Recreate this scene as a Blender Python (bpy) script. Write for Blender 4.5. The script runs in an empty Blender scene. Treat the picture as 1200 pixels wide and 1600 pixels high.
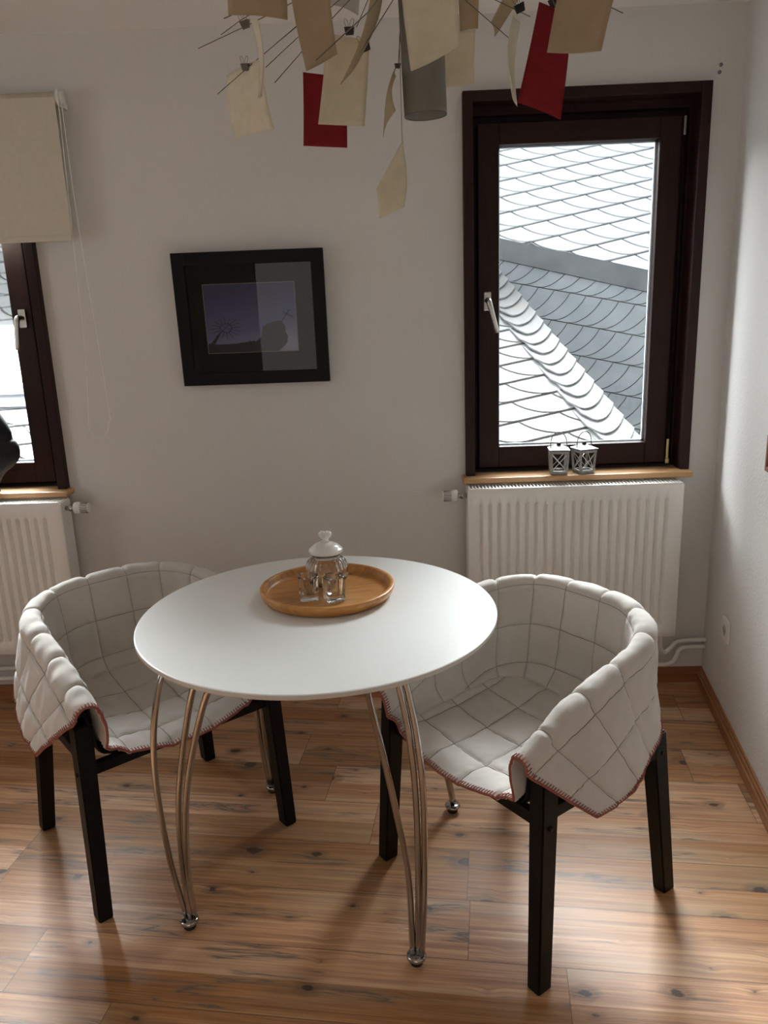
import bpy, bmesh, math, random
import numpy as np
from mathutils import Vector, Matrix
random.seed(7); RNG = np.random.RandomState(7)
S = bpy.context.scene
COL = S.collection
PI = math.pi

# ------------------------------------------------------------ camera
cam_d = bpy.data.cameras.new('camera'); cam = bpy.data.objects.new('camera', cam_d); COL.objects.link(cam)
F_ = Vector((-0.02265202, 0.96736643, -0.25236695)); R_ = Vector((0.99925319, 0.01400348, -0.03601345)); U_ = Vector((0.03130419, 0.25299426, 0.96696119))
M = Matrix(((R_.x, U_.x, -F_.x, 0.0), (R_.y, U_.y, -F_.y, -2.87696), (R_.z, U_.z, -F_.z, 1.48368), (0, 0, 0, 1)))
cam.matrix_world = M
cam_d.sensor_fit = 'VERTICAL'; cam_d.sensor_height = 36.0; cam_d.lens = 1223.18 / 1600 * 36.0
cam_d.clip_start = 0.02; cam_d.clip_end = 200
S.camera = cam

# ------------------------------------------------------------ sky, window light, fill lamps, exposure
W = bpy.data.worlds.new('sky'); S.world = W; W.use_nodes = True
nt = W.node_tree; nt.nodes.clear()
wo = nt.nodes.new('ShaderNodeOutputWorld'); wb = nt.nodes.new('ShaderNodeBackground')
wtc = nt.nodes.new('ShaderNodeTexCoord'); wsep = nt.nodes.new('ShaderNodeSeparateXYZ'); wr = nt.nodes.new('ShaderNodeValToRGB')
nt.links.new(wtc.outputs['Generated'], wsep.inputs[0]); nt.links.new(wsep.outputs['Z'], wr.inputs[0])
wr.color_ramp.elements[0].position = 0.0; wr.color_ramp.elements[0].color = (0.60, 0.64, 0.67, 1)
wr.color_ramp.elements[1].position = 0.75; wr.color_ramp.elements[1].color = (0.93, 0.98, 1.0, 1)
nt.links.new(wr.outputs[0], wb.inputs[0]); wb.inputs[1].default_value = 1.9
nt.links.new(wb.outputs[0], wo.inputs[0])
S.view_settings.view_transform = 'Standard'; S.view_settings.look = 'None'; S.view_settings.gamma = 1
S.view_settings.use_curve_mapping = False
S.view_settings.exposure = 0.4
try:
    S.cycles.use_denoising = True; S.cycles.max_bounces = 12; S.cycles.diffuse_bounces = 6; S.cycles.transparent_max_bounces = 16
    S.cycles.sample_clamp_indirect = 8
except Exception: pass

def area_lamp(name, loc, aim, sx, sy, power, color=(1, 1, 1), spread=180):
    d = bpy.data.lights.new(name, 'AREA'); d.shape = 'RECTANGLE'; d.size = sx; d.size_y = sy; d.energy = power; d.color = color; d.spread = math.radians(spread)
    o = bpy.data.objects.new(name, d); COL.objects.link(o); o.location = loc
    o.rotation_euler = (Vector(aim) - Vector(loc)).to_track_quat('-Z', 'Y').to_euler()
    return o
# bright overcast sky above the roofs in front of each window
area_lamp('daylight_window', (0.95, 1.45, 2.95), (0.60, 0.0, 1.40), 1.8, 1.7, 185, (0.95, 0.98, 1.0), 100)
area_lamp('daylight_window_left', (-1.95, 1.45, 2.95), (-1.6, 0.0, 1.4), 1.7, 1.7, 680, (0.95, 0.98, 1.0), 115)
# added fill lamps, before the solid rear wall and in the left wall's opening
area_lamp('fill_rear', (-0.45, -4.5, 1.10), (-0.6, 0.0, 1.3), 1.6, 1.5, 5.0, (1.0, 0.97, 0.93))
area_lamp('fill_side', (-3.1, -1.6, 1.6), (0.8, -1.2, 1.2), 0.75, 1.0, 3.0, (0.97, 0.98, 1.0))

# ------------------------------------------------------------ material helpers
def mat(name, color, rough=0.5, metal=0.0, **kw):
    m = bpy.data.materials.new(name); m.use_nodes = True
    b = m.node_tree.nodes['Principled BSDF']
    b.inputs['Base Color'].default_value = (*color, 1); b.inputs['Roughness'].default_value = rough; b.inputs['Metallic'].default_value = metal
    for k, v in kw.items():
        k = k.replace('_', ' ')
        if k in b.inputs: b.inputs[k].default_value = v
    return m
class NB:
    def __init__(s, m): s.t = m.node_tree; s.b = s.t.nodes['Principled BSDF']
    def n(s, ty, **kw):
        x = s.t.nodes.new(ty)
        for k, v in kw.items():
            if hasattr(x, k): setattr(x, k, v)
        return x
    def val(s, inp, v):
        if hasattr(v, 'node') or isinstance(v, bpy.types.NodeSocket): s.t.links.new(v, inp)
        else: inp.default_value = v
    def math(s, op, a, b=None, c=None):
        x = s.n('ShaderNodeMath', operation=op); s.val(x.inputs[0], a)
        if b is not None: s.val(x.inputs[1], b)
        if c is not None: s.val(x.inputs[2], c)
        return x.outputs[0]
    def pos(s): return s.n('ShaderNodeTexCoord').outputs['Object']
    def mapping(s, vec, scale=(1, 1, 1), rot=(0, 0, 0), loc=(0, 0, 0)):
        x = s.n('ShaderNodeMapping'); s.val(x.inputs['Vector'], vec); x.inputs['Scale'].default_value = scale
        x.inputs['Rotation'].default_value = rot; x.inputs['Location'].default_value = loc; return x.outputs[0]
    def noise(s, vec, scale, detail=3, rough=0.5, dist=0.0):
        x = s.n('ShaderNodeTexNoise'); s.val(x.inputs['Vector'], vec); x.inputs['Scale'].default_value = scale
        x.inputs['Detail'].default_value = detail; x.inputs['Roughness'].default_value = rough; x.inputs['Distortion'].default_value = dist
        return x.outputs['Fac']
    def ramp(s, fac, stops):
        x = s.n('ShaderNodeValToRGB'); s.val(x.inputs[0], fac); e = x.color_ramp.elements
        while len(e) < len(stops): e.new(0.5)
        for i, (p, c) in enumerate(stops):
            e[i].position = p; e[i].color = (*c, 1) if len(c) == 3 else c
        return x.outputs[0]
    def mix(s, f, a, b, mode='MIX'):
        x = s.n('ShaderNodeMix', data_type='RGBA', blend_type=mode); s.val(x.inputs[0], f)
        for i, v in ((6, a), (7, b)):
            if isinstance(v, tuple): x.inputs[i].default_value = (*v, 1)
            else: s.t.links.new(v, x.inputs[i])
        return x.outputs[2]
    def bump(s, h, strength=0.2, dist=0.01):
        x = s.n('ShaderNodeBump'); x.inputs['Strength'].default_value = strength; x.inputs['Distance'].default_value = dist
        s.val(x.inputs['Height'], h); s.t.links.new(x.outputs[0], s.b.inputs['Normal'])

def noise_mat(name, c1, c2, scale, rough=0.5, metal=0.0, stretch=(1, 1, 1), bump=0.0, bscale=None, bdist=0.002, detail=4, **kw):
    m = mat(name, c1, rough, metal, **kw); N = NB(m); p = N.mapping(N.pos(), stretch)
    f = N.noise(p, scale, detail)
    N.t.links.new(N.ramp(f, [(0.3, c1), (0.7, c2)]), N.b.inputs['Base Color'])
    if bump: N.bump(N.noise(p, bscale or scale, detail), bump, bdist)
    return m

M_wall = noise_mat('painted_plaster', (0.665, 0.655, 0.63), (0.69, 0.68, 0.655), 2.0, 0.85, bump=0.35, bscale=160, bdist=0.0015)
M_wall_r = noise_mat('painted_woodchip', (0.72, 0.71, 0.69), (0.75, 0.74, 0.72), 2.0, 0.85, bump=0.6, bscale=110, bdist=0.003)
M_ceil = noise_mat('painted_ceiling', (0.84, 0.82, 0.79), (0.86, 0.84, 0.81), 2.0, 0.9, bump=0.2, bscale=120, bdist=0.001)
M_white_metal = noise_mat('white_enamel', (0.80, 0.79, 0.75), (0.83, 0.82, 0.78), 3, 0.32)
M_white_plastic = noise_mat('white_plastic', (0.78, 0.77, 0.73), (0.8, 0.79, 0.75), 5, 0.4)
M_groove = mat('dark_groove', (0.04, 0.04, 0.04), 0.8)
M_darkwood = noise_mat('stained_window_wood', (0.016, 0.0045, 0.0035), (0.026, 0.008, 0.0055), 9, 0.5, stretch=(6, 6, 0.6), Specular_IOR_Level=0.25, bump=0.08, bscale=20)
M_darkwood_h = noise_mat('stained_window_wood_rail', (0.016, 0.0045, 0.0035), (0.026, 0.008, 0.0055), 9, 0.5, stretch=(0.6, 6, 6), Specular_IOR_Level=0.25, bump=0.08, bscale=20)
M_seal = mat('grey_seal', (0.30, 0.32, 0.34), 0.5)
M_chrome = mat('chrome', (0.46, 0.455, 0.45), 0.10, 1.0)
M_alu = noise_mat('brushed_aluminium', (0.62, 0.61, 0.58), (0.7, 0.69, 0.66), 30, 0.35, 1.0, stretch=(1, 1, 8))
M_brass = mat('brass', (0.55, 0.43, 0.2), 0.35, 1.0)
M_rubber = mat('black_rubber', (0.012, 0.012, 0.012), 0.6)
M_black = noise_mat('black_lacquered_wood', (0.003, 0.003, 0.0028), (0.005, 0.005, 0.0045), 8, 0.5, Specular_IOR_Level=0.22, stretch=(6, 6, 0.5), bump=0.05, bscale=30)
M_shell = mat('black_shell', (0.006, 0.006, 0.006), 0.7, Specular_IOR_Level=0.2)
M_table = noise_mat('white_laminate', (0.77, 0.79, 0.77), (0.79, 0.81, 0.79), 4, 0.3)
M_edge = noise_mat('grey_white_edge', (0.58, 0.56, 0.52), (0.62, 0.60, 0.56), 20, 0.45)
M_ceramic = mat('white_ceramic', (0.78, 0.77, 0.74), 0.2, 0.0, Coat_Weight=0.4)
M_blackframe = mat('black_frame', (0.004, 0.004, 0.004), 0.5, Specular_IOR_Level=0.2)
M_mount = mat('black_mount_board', (0.006, 0.007, 0.006), 0.9, Specular_IOR_Level=0.1)
M_bevel = mat('mount_bevel', (0.35, 0.34, 0.3), 0.7)
M_sil = mat('silhouette_print', (0.012, 0.011, 0.014), 0.5)
M_rock = noise_mat('rock_print', (0.012, 0.012, 0.014), (0.035, 0.034, 0.036), 22, 0.5)
M_blind = noise_mat('roller_blind_fabric', (0.60, 0.56, 0.46), (0.63, 0.59, 0.49), 60, 0.9)
M_cord = mat('white_cord', (0.92, 0.90, 0.85), 0.5)
M_jacket = noise_mat('black_nylon', (0.004, 0.005, 0.008), (0.007, 0.008, 0.013), 30, 0.7, bump=0.3, bscale=25)
M_zinc = noise_mat('galvanised_tin', (0.26, 0.26, 0.255), (0.38, 0.38, 0.37), 45, 0.5, 0.6)
M_candle = mat('tealight_wax', (0.7, 0.7, 0.66), 0.5)
M_wire = mat('steel_wire', (0.16, 0.15, 0.14), 0.35, 0.8)
M_clipb = mat('black_clip', (0.01, 0.01, 0.01), 0.35)
M_clips = mat('grey_clip', (0.16, 0.15, 0.13), 0.35, 0.7)
M_plug = mat('grey_plug', (0.25, 0.26, 0.3), 0.6)
M_sage = mat('skirt_white', (0.6, 0.6, 0.58), 0.6)

def thin_glass(name, tint=(1, 1, 1), ior=1.45, gain=1.0):
    m = bpy.data.materials.new(name); m.use_nodes = True; t = m.node_tree; t.nodes.clear()
    o = t.nodes.new('ShaderNodeOutputMaterial'); mx = t.nodes.new('ShaderNodeMixShader'); tr = t.nodes.new('ShaderNodeBsdfTransparent')
    g = t.nodes.new('ShaderNodeBsdfGlossy'); fr = t.nodes.new('ShaderNodeFresnel'); mu = t.nodes.new('ShaderNodeMath'); mu.operation = 'MULTIPLY'
    fr.inputs[0].default_value = ior; mu.inputs[1].default_value = gain; g.inputs['Roughness'].default_value = 0.0
    tr.inputs[0].default_value = (*tint, 1)
    t.links.new(fr.outputs[0], mu.inputs[0]); t.links.new(mu.outputs[0], mx.inputs[0]); t.links.new(tr.outputs[0], mx.inputs[1]); t.links.new(g.outputs[0], mx.inputs[2]); t.links.new(mx.outputs[0], o.inputs[0])
    return m
M_pane = thin_glass('window_glass', (0.97, 0.98, 0.98), 1.35, 0.7)
M_picglass = thin_glass('picture_glass', (0.96, 0.97, 0.97), 1.5, 1.0)
M_glass = mat('clear_glass', (0.97, 0.99, 0.98), 0.02, 0.0, IOR=1.45, Transmission_Weight=1.0)
M_frost = mat('smoked_frosted_glass', (0.40, 0.41, 0.37), 0.55, 0.0, IOR=1.3, Transmission_Weight=0.55)

def paper_mat(name, c1, c2):
    m = noise_mat(name, c1, c2, 40, 0.85, bump=0.15, bscale=200, bdist=0.0008); N = NB(m)
    tl = N.n('ShaderNodeBsdfTranslucent'); tl.inputs[0].default_value = (*c2, 1)
    mx = N.n('ShaderNodeMixShader'); mx.inputs[0].default_value = 0.22
    out = [n for n in N.t.nodes if n.type == 'OUTPUT_MATERIAL'][0]
    N.t.links.new(N.b.outputs[0], mx.inputs[1]); N.t.links.new(tl.outputs[0], mx.inputs[2]); N.t.links.new(mx.outputs[0], out.inputs[0])
    return m
M_paper = {'tan': paper_mat('tan_paper', (0.44, 0.35, 0.225), (0.49, 0.395, 0.26)), 'cream': paper_mat('cream_paper', (0.70, 0.66, 0.50), (0.80, 0.76, 0.62)),
           'grey': paper_mat('grey_paper', (0.55, 0.53, 0.49), (0.6, 0.58, 0.54)), 'red': paper_mat('red_paper', (0.235, 0.006, 0.014), (0.27, 0.009, 0.018))}

def quilt_mat():
    m = mat('grey_linen', (0.6, 0.57, 0.53), 0.9, 0.0, Sheen_Weight=0.25); N = NB(m); p = N.pos()
    f = N.noise(p, 5, 4); g = N.noise(p, 60, 3)
    c = N.ramp(f, [(0.3, (0.53, 0.505, 0.465)), (0.7, (0.60, 0.575, 0.53))])
    N.t.links.new(c, N.b.inputs['Base Color'])
    h = N.math('ADD', N.math('MULTIPLY', g, 0.5), N.math('MULTIPLY', N.noise(p, 700, 2), 0.4))
    N.bump(h, 0.35, 0.002); return m
M_quilt = quilt_mat()
M_thread = mat('taupe_quilting_thread', (0.27, 0.25, 0.22), 0.8)
M_stitch = noise_mat('rust_thread', (0.26, 0.075, 0.055), (0.36, 0.12, 0.09), 200, 0.8)

def wood_simple(name, c1, c2, c3, rough, axis=(0.6, 8, 8), sc=5):
    m = mat(name, c1, rough); N = NB(m); p = N.mapping(N.pos(), axis)
    f = N.noise(p, sc, 6, 0.6, 0.6); g = N.noise(p, sc * 9, 3)
    c = N.ramp(f, [(0.25, c1), (0.5, c2), (0.75, c3)])
    c = N.mix(N.math('MULTIPLY', g, 0.35), c, c1)
    N.t.links.new(c, N.b.inputs['Base Color']); N.bump(g, 0.06, 0.001); return m
M_sill = wood_simple('pine_sill', (0.42, 0.22, 0.09), (0.56, 0.33, 0.16), (0.62, 0.40, 0.21), 0.4)
M_base = wood_simple('oak_skirting', (0.24, 0.10, 0.035), (0.34, 0.15, 0.055), (0.40, 0.19, 0.075), 0.35, (8, 0.6, 8))
M_base_b = wood_simple('oak_skirting_back', (0.22, 0.08, 0.03), (0.28, 0.11, 0.045), (0.32, 0.14, 0.06), 0.35, (0.6, 8, 8))
M_tray = wood_simple('acacia_tray', (0.30, 0.115, 0.025), (0.56, 0.26, 0.065), (0.68, 0.35, 0.105), 0.38, (1.2, 9, 3), 7)
M_frame_wood = wood_simple('brown_frame_wood', (0.22, 0.09, 0.04), (0.30, 0.13, 0.06), (0.34, 0.16, 0.08), 0.4)

def floor_mat():
    m = mat('rustic_pine_laminate', (0.4, 0.2, 0.1), 0.3, Specular_IOR_Level=0.4); N = NB(m); L = N.t.links
    p = N.mapping(N.pos(), rot=(0, 0, 0.1194))
    sp = N.n('ShaderNodeSeparateXYZ'); L.new(p, sp.inputs[0]); x, y = sp.outputs[0], sp.outputs[1]
    PWD, PLN = 0.096, 1.28                        # each board carries two printed strips
    BW = 0.192
    rowb = N.math('FLOOR', N.math('DIVIDE', y, BW)); 
    wn0 = N.n('ShaderNodeTexWhiteNoise', noise_dimensions='1D'); L.new(rowb, wn0.inputs['W'])
    xs = N.math('ADD', N.math('DIVIDE', x, PLN), N.math('MULTIPLY', wn0.outputs[0], 7.3))
    colb = N.math('FLOOR', xs); fx = N.math('FRACT', xs); fy = N.math('FRACT', N.math('DIVIDE', y, BW))
    row = N.math('FLOOR', N.math('DIVIDE', y, PWD))
    cmb = N.n('ShaderNodeCombineXYZ'); L.new(colb, cmb.inputs[0]); L.new(row, cmb.inputs[1])
    wn = N.n('ShaderNodeTexWhiteNoise', noise_dimensions='3D'); L.new(cmb.outputs[0], wn.inputs['Vector'])
    rnd = wn.outputs['Value']
    # offset coordinates per strip
    off = N.n('ShaderNodeVectorMath', operation='MULTIPLY_ADD'); L.new(wn.outputs['Color'], off.inputs[0]); off.inputs[1].default_value = (31, 17, 5); L.new(p, off.inputs[2])
    q = off.outputs[0]
    # knots
    kq0 = N.mapping(q, (5.0, 7.5, 1.0)); kqn = N.n('ShaderNodeVectorMath', operation='ADD'); L.new(kq0, kqn.inputs[0]); kns = N.n('ShaderNodeTexNoise'); L.new(kq0, kns.inputs['Vector']); kns.inputs['Scale'].default_value = 6.0; ksc = N.n('ShaderNodeVectorMath', operation='SCALE'); L.new(kns.outputs['Color'], ksc.inputs[0]); ksc.inputs[3].default_value = 0.10; L.new(ksc.outputs[0], kqn.inputs[1]); kq = kqn.outputs[0]
    vo = N.n('ShaderNodeTexVoronoi', feature='F1', voronoi_dimensions='2D'); L.new(kq, vo.inputs['Vector']); vo.inputs['Scale'].default_value = 1.0; vo.inputs['Randomness'].default_value = 1.0
    kd = vo.outputs['Distance']
    # warp grain near the knots
    warp = N.math('MULTIPLY', N.math('POWER', N.math('MAXIMUM', N.math('SUBTRACT', 0.24, kd), 0.0), 1.5), 0.08)
    wv = N.n('ShaderNodeCombineXYZ'); L.new(warp, wv.inputs[1])
    q2n = N.n('ShaderNodeVectorMath', operation='ADD'); L.new(q, q2n.inputs[0]); L.new(wv.outputs[0], q2n.inputs[1]); q2 = q2n.outputs[0]
    g1 = N.noise(N.mapping(q2, (0.9, 34, 1)), 2.6, 6, 0.62, 0.08)
    g2 = N.noise(N.mapping(q2, (1.2, 150, 1)), 3.0, 3, 0.6, 0.1)
    g3 = N.noise(N.mapping(q, (1.0, 3.5, 1)), 2.2, 3, 0.5)
    base = N.ramp(g1, [(0.25, (0.27, 0.112, 0.045)), (0.42, (0.45, 0.205, 0.084)), (0.58, (0.61, 0.315, 0.135)), (0.78, (0.76, 0.465, 0.225))])
    base = N.mix(N.math('MULTIPLY', N.ramp(g2, [(0.44, (0, 0, 0)), (0.70, (1, 1, 1))]), 0.6), base, (0.22, 0.11, 0.052))
    # weathered grey-beige areas
    base = N.mix(N.ramp(g3, [(0.48, (0, 0, 0)), (0.72, (0.55, 0.55, 0.55))]), base, (0.54, 0.40, 0.245))
    tone = N.n('ShaderNodeHueSaturation'); L.new(base, tone.inputs['Color'])
    L.new(N.math('MULTIPLY_ADD', rnd, 0.62, 0.66), tone.inputs['Value']); L.new(N.math('MULTIPLY_ADD', wn.outputs['Value'], -0.25, 1.08), tone.inputs['Saturation'])
    c = tone.outputs[0]
    # long blue-grey cracks
    ck = N.noise(N.mapping(q2, (0.55, 9.0, 1)), 3.1, 5, 0.55, 0.4)
    crack = N.math('SUBTRACT', 1.0, N.math('MULTIPLY', N.math('ABSOLUTE', N.math('SUBTRACT', ck, 0.5)), 55.0)); crack = N.math('MAXIMUM', crack, 0.0)
    gate = N.ramp(N.noise(N.mapping(q, (0.9, 2.5, 1)), 2.7, 2), [(0.52, (0, 0, 0)), (0.58, (1, 1, 1))])
    c = N.mix(N.math('MULTIPLY', N.math('MULTIPLY', crack, gate), 0.85), c, (0.055, 0.048, 0.046))
    # soft stains beside the cracks
    st = N.math('MAXIMUM', N.math('SUBTRACT', 1.0, N.math('MULTIPLY', N.math('ABSOLUTE', N.math('SUBTRACT', ck, 0.5)), 16.0)), 0.0)
    c = N.mix(N.math('MULTIPLY', N.math('MULTIPLY', st, gate), 0.5), c, (0.15, 0.12, 0.10))
    ksep = N.n('ShaderNodeSeparateColor'); L.new(vo.outputs['Color'], ksep.inputs[0]); ksz = N.math('MULTIPLY_ADD', N.math('POWER', ksep.outputs[0], 3.0), 0.15, -0.040)
    kdn = N.math('SUBTRACT', N.math('ADD', kd, N.math('MULTIPLY', N.math('SUBTRACT', g1, 0.5), 0.10)), ksz)
    kn = N.ramp(kdn, [(0.0, (1, 1, 1)), (0.03, (0, 0, 0))])
    kring = N.ramp(N.math('SUBTRACT', kd, N.math('MULTIPLY', ksz, 2.2)), [(0.0, (0.85, 0.85, 0.85)), (0.10, (0, 0, 0))])
    c = N.mix(N.math('MULTIPLY', kring, g2), c, (0.12, 0.062, 0.036)); c = N.mix(N.math('MULTIPLY', kn, 0.85), c, (0.045, 0.028, 0.022))
    # joints
    jy = N.math('LESS_THAN', N.math('MINIMUM', fy, N.math('SUBTRACT', 1.0, fy)), 0.008)
    jx = N.math('LESS_THAN', N.math('MINIMUM', fx, N.math('SUBTRACT', 1.0, fx)), 0.0009)
    j = N.math('MAXIMUM', jy, jx)
    c = N.mix(N.math('MULTIPLY', j, 0.6), c, (0.04, 0.025, 0.018))
    L.new(c, N.b.inputs['Base Color'])
    L.new(N.math('MULTIPLY_ADD', g2, 0.16, 0.36), N.b.inputs['Roughness'])
    hh = N.math('ADD', N.math('MULTIPLY', g2, 0.4), N.math('MULTIPLY', N.math('SUBTRACT', 1.0, j), 0.6))
    N.bump(hh, 0.14, 0.0015)
    return m
M_floor = floor_mat()

def slate_mat(name, c1, c2, moss=False, rough=0.6):
    m = mat(name, c1, rough); N = NB(m); p = N.pos()
    c = N.ramp(N.noise(p, 6, 6, 0.65), [(0.3, c1), (0.7, c2)])
    if moss:
        g = N.ramp(N.noise(p, 3.0, 5, 0.7), [(0.60, (0, 0, 0)), (0.70, (0.5, 0.5, 0.5))])
        c = N.mix(g, c, (0.11, 0.10, 0.06))
    N.t.links.new(c, N.b.inputs['Base Color']); N.bump(N.noise(p, 25, 5), 0.3, 0.004); return m
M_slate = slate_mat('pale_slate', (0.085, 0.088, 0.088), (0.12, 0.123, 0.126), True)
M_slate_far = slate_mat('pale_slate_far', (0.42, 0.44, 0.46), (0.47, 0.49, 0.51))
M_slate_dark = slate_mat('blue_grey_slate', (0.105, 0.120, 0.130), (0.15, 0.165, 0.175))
M_lead = slate_mat('weathered_lead', (0.030, 0.034, 0.038), (0.065, 0.07, 0.077))
M_under = mat('slate_gap', (0.06, 0.055, 0.048), 0.9)
M_skyframe = mat('skylight_metal', (0.45, 0.47, 0.50), 0.5)
M_skyglass = mat('skylight_glass', (0.55, 0.58, 0.60), 0.05, 0.0)

# ------------------------------------------------------------ mesh helpers
def link(name, me, m=None, parent=None, smooth=None):
    o = bpy.data.objects.new(name, me); COL.objects.link(o)
    if m is not None:
        for mm in (m if isinstance(m, (list, tuple)) else [m]): me.materials.append(mm)
    if parent is not None: o.parent = parent
    if smooth: me.shade_smooth()
    return o
def tag(o, label=None, cat=None, group=None, kind=None):
    if label: o['label'] = label
    if cat: o['category'] = cat
    if group: o['group'] = group
    if kind: o['kind'] = kind
    return o
def thing(name, label, cat, loc=(0, 0, 0), rz=0.0, group=None):
    o = bpy.data.objects.new(name, None); COL.objects.link(o); o.location = loc; o.rotation_euler = (0, 0, rz); o.empty_display_size = 0.05
    return tag(o, label, cat, group)
def bm_obj(name, bm, m, parent=None, smooth=False):
    me = bpy.data.meshes.new(name); bmesh.ops.recalc_face_normals(bm, faces=bm.faces[:]); bm.to_mesh(me); bm.free()
    if smooth: me.shade_smooth()
    return link(name, me, m, parent)
def arr_obj(name, V, Fs, m, parent=None, smooth=True):
    me = bpy.data.meshes.new(name); me.from_pydata([tuple(map(float, v)) for v in V], [], Fs); me.update()
    if smooth: me.shade_smooth()
    return link(name, me, m, parent)
def add_box(bm, x0, x1, y0, y1, z0, z1, bev=0.0, mi=0):
    r = bmesh.ops.create_cube(bm, size=1.0); vs = r['verts']
    for v in vs: v.co = Vector(((x0 + x1) / 2 + v.co.x * (x1 - x0), (y0 + y1) / 2 + v.co.y * (y1 - y0), (z0 + z1) / 2 + v.co.z * (z1 - z0)))
    fs = set(f for v in vs for f in v.link_faces)
    for f in fs: f.material_index = mi
    if bev > 0:
        es = list(set(e for f in fs for e in f.edges)); bmesh.ops.bevel(bm, geom=es, offset=bev, segments=2, profile=0.5, affect='EDGES')
def box(name, x0, x1, y0, y1, z0, z1, m, parent=None, bev=0.0):
    bm = bmesh.new(); add_box(bm, x0, x1, y0, y1, z0, z1, bev); return bm_obj(name, bm, m, parent)
def tube_arr(P, r, n=12, closed=False, cap=True):
    P = [Vector(p) for p in P]; k = len(P); rs = r if hasattr(r, '__len__') else [r] * k
    T = []
    for i in range(k):
        a = P[(i - 1) % k] if (closed or i > 0) else P[i]; b = P[(i + 1) % k] if (closed or i < k - 1) else P[i]
        T.append((b - a).normalized())
    up = Vector((0, 0, 1)) if abs(T[0].z) < 0.9 else Vector((1, 0, 0))
    nrm = T[0].cross(up).normalized(); V = []; Fs = []
    for i in range(k):
        nrm = (nrm - T[i] * nrm.dot(T[i])).normalized(); b = T[i].cross(nrm)
        for j in range(n):
            a = 2 * PI * j / n; V.append(P[i] + (nrm * math.cos(a) + b * math.sin(a)) * rs[i])
    for i in range(k if closed else k - 1):
        i2 = (i + 1) % k
        for j in range(n): Fs.append((i * n + j, i * n + (j + 1) % n, i2 * n + (j + 1) % n, i2 * n + j))
    if cap and not closed:
        Fs.append(tuple(range(n - 1, -1, -1))); Fs.append(tuple((k - 1) * n + j for j in range(n)))
    return V, Fs
def merge(parts):
    V = []; Fs = []
    for v, f in parts:
        o = len(V); V += list(v); Fs += [tuple(i + o for i in ff) for ff in f]
    return V, Fs
def tube(name, P, r, m, parent=None, n=12, closed=False):
    V, Fs = tube_arr(P, r, n, closed); return arr_obj(name, V, Fs, m, parent)
def spline(P, n=40):
    P = [np.array(p, float) for p in P]; Q = [2 * P[0] - P[1]] + P + [2 * P[-1] - P[-2]]; out = []
    seg = len(P) - 1
    for i in range(seg):
        a, b, c, d = Q[i:i + 4]
        for t in np.linspace(0, 1, max(2, n // seg), endpoint=(i == seg - 1)):
            out.append(0.5 * ((2 * b) + (-a + c) * t + (2 * a - 5 * b + 4 * c - d) * t * t + (-a + 3 * b - 3 * c + d) * t ** 3))
    return out
def lathe(name, prof, m, parent=None, n=48, smooth=True, fn=None):
    V = []; Fs = []; k = len(prof)
    for i, (r, z) in enumerate(prof):
        for j in range(n):
            a = 2 * PI * j / n; rr = r * (fn(a, z, i) if fn else 1.0); V.append((rr * math.cos(a), rr * math.sin(a), z))
    for i in range(k - 1):
        for j in range(n): Fs.append((i * n + j, i * n + (j + 1) % n, (i + 1) * n + (j + 1) % n, (i + 1) * n + j))
    if prof[0][0] > 1e-6: Fs.append(tuple(range(n - 1, -1, -1)))
    if prof[-1][0] > 1e-6: Fs.append(tuple((k - 1) * n + j for j in range(n)))
    return arr_obj(name, V, Fs, m, parent, smooth)
def poly_prism(name, pts, y0, y1, m, parent=None):
    """polygon in x,z extruded from y0 to y1"""
    n = len(pts); V = [(x, y0, z) for x, z in pts] + [(x, y1, z) for x, z in pts]
    Fs = [tuple(range(n)), tuple(range(2 * n - 1, n - 1, -1))] + [(i, n + i, n + (i + 1) % n, (i + 1) % n) for i in range(n)]
    return arr_obj(name, V, Fs, m, parent, False)

# ------------------------------------------------------------ room shell
WIN = [(0.243, 1.063), (-2.075, -1.253)]; WZ0, WZ1 = 0.868, 2.165
HC = 2.397; XL = -3.0; YR = -4.6; TH = 0.30
def rwx(y): return 1.173 + math.tan(0.1527) * y      # the right wall runs slightly askew
def struct(o): o['kind'] = 'structure'; return o
bm = bmesh.new()
add_box(bm, XL - 0.2, 1.6, YR - 0.2, 0.0, -0.12, 0.0); struct(bm_obj('floor', bm, M_floor))
bm = bmesh.new(); add_box(bm, XL - 0.2, 1.6, YR - 0.2, 0.3, HC, HC + 0.15); struct(bm_obj('ceiling', bm, M_ceil))
bm = bmesh.new()
m_ = 0.028
a0, a1 = WIN[1][0] + m_, WIN[1][1] - m_; b0, b1 = WIN[0][0] + m_, WIN[0][1] - m_
for (x0, x1, z0, z1) in ((XL - 0.2, a0, -0.12, HC), (a0, a1, -0.12, WZ0 - 0.022), (a0, a1, WZ1 - m_, HC), (a1, b0, -0.12, HC), (b0, b1, -0.12, WZ0 - 0.022), (b0, b1, WZ1 - m_, HC), (b1, 1.9, -0.12, HC)):
    add_box(bm, x0, x1, 0.0, TH, z0, z1)
struct(bm_obj('wall_back', bm, M_wall))
yb = YR - 0.2
V = [(rwx(0.0), 0.0, -0.12), (rwx(yb), yb, -0.12), (rwx(yb) + 0.5, yb, -0.12), (rwx(0) + 0.5, 0, -0.12)]
V = V + [(x, y, HC) for x, y, z in V]
struct(arr_obj('wall_right', V, [(0, 1, 2, 3), (4, 7, 6, 5), (0, 4, 5, 1), (1, 5, 6, 2), (2, 6, 7, 3), (3, 7, 4, 0)], M_wall_r, smooth=False))
bm = bmesh.new()
for (y0, y1, z0, z1) in ((YR - 0.2, -2.0, 0, HC), (-2.0, -1.2, 0, 1.0), (-2.0, -1.2, 2.1, HC), (-1.2, 0.0, 0, HC)):
    add_box(bm, XL - 0.2, XL, y0, y1, z0, z1)
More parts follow.
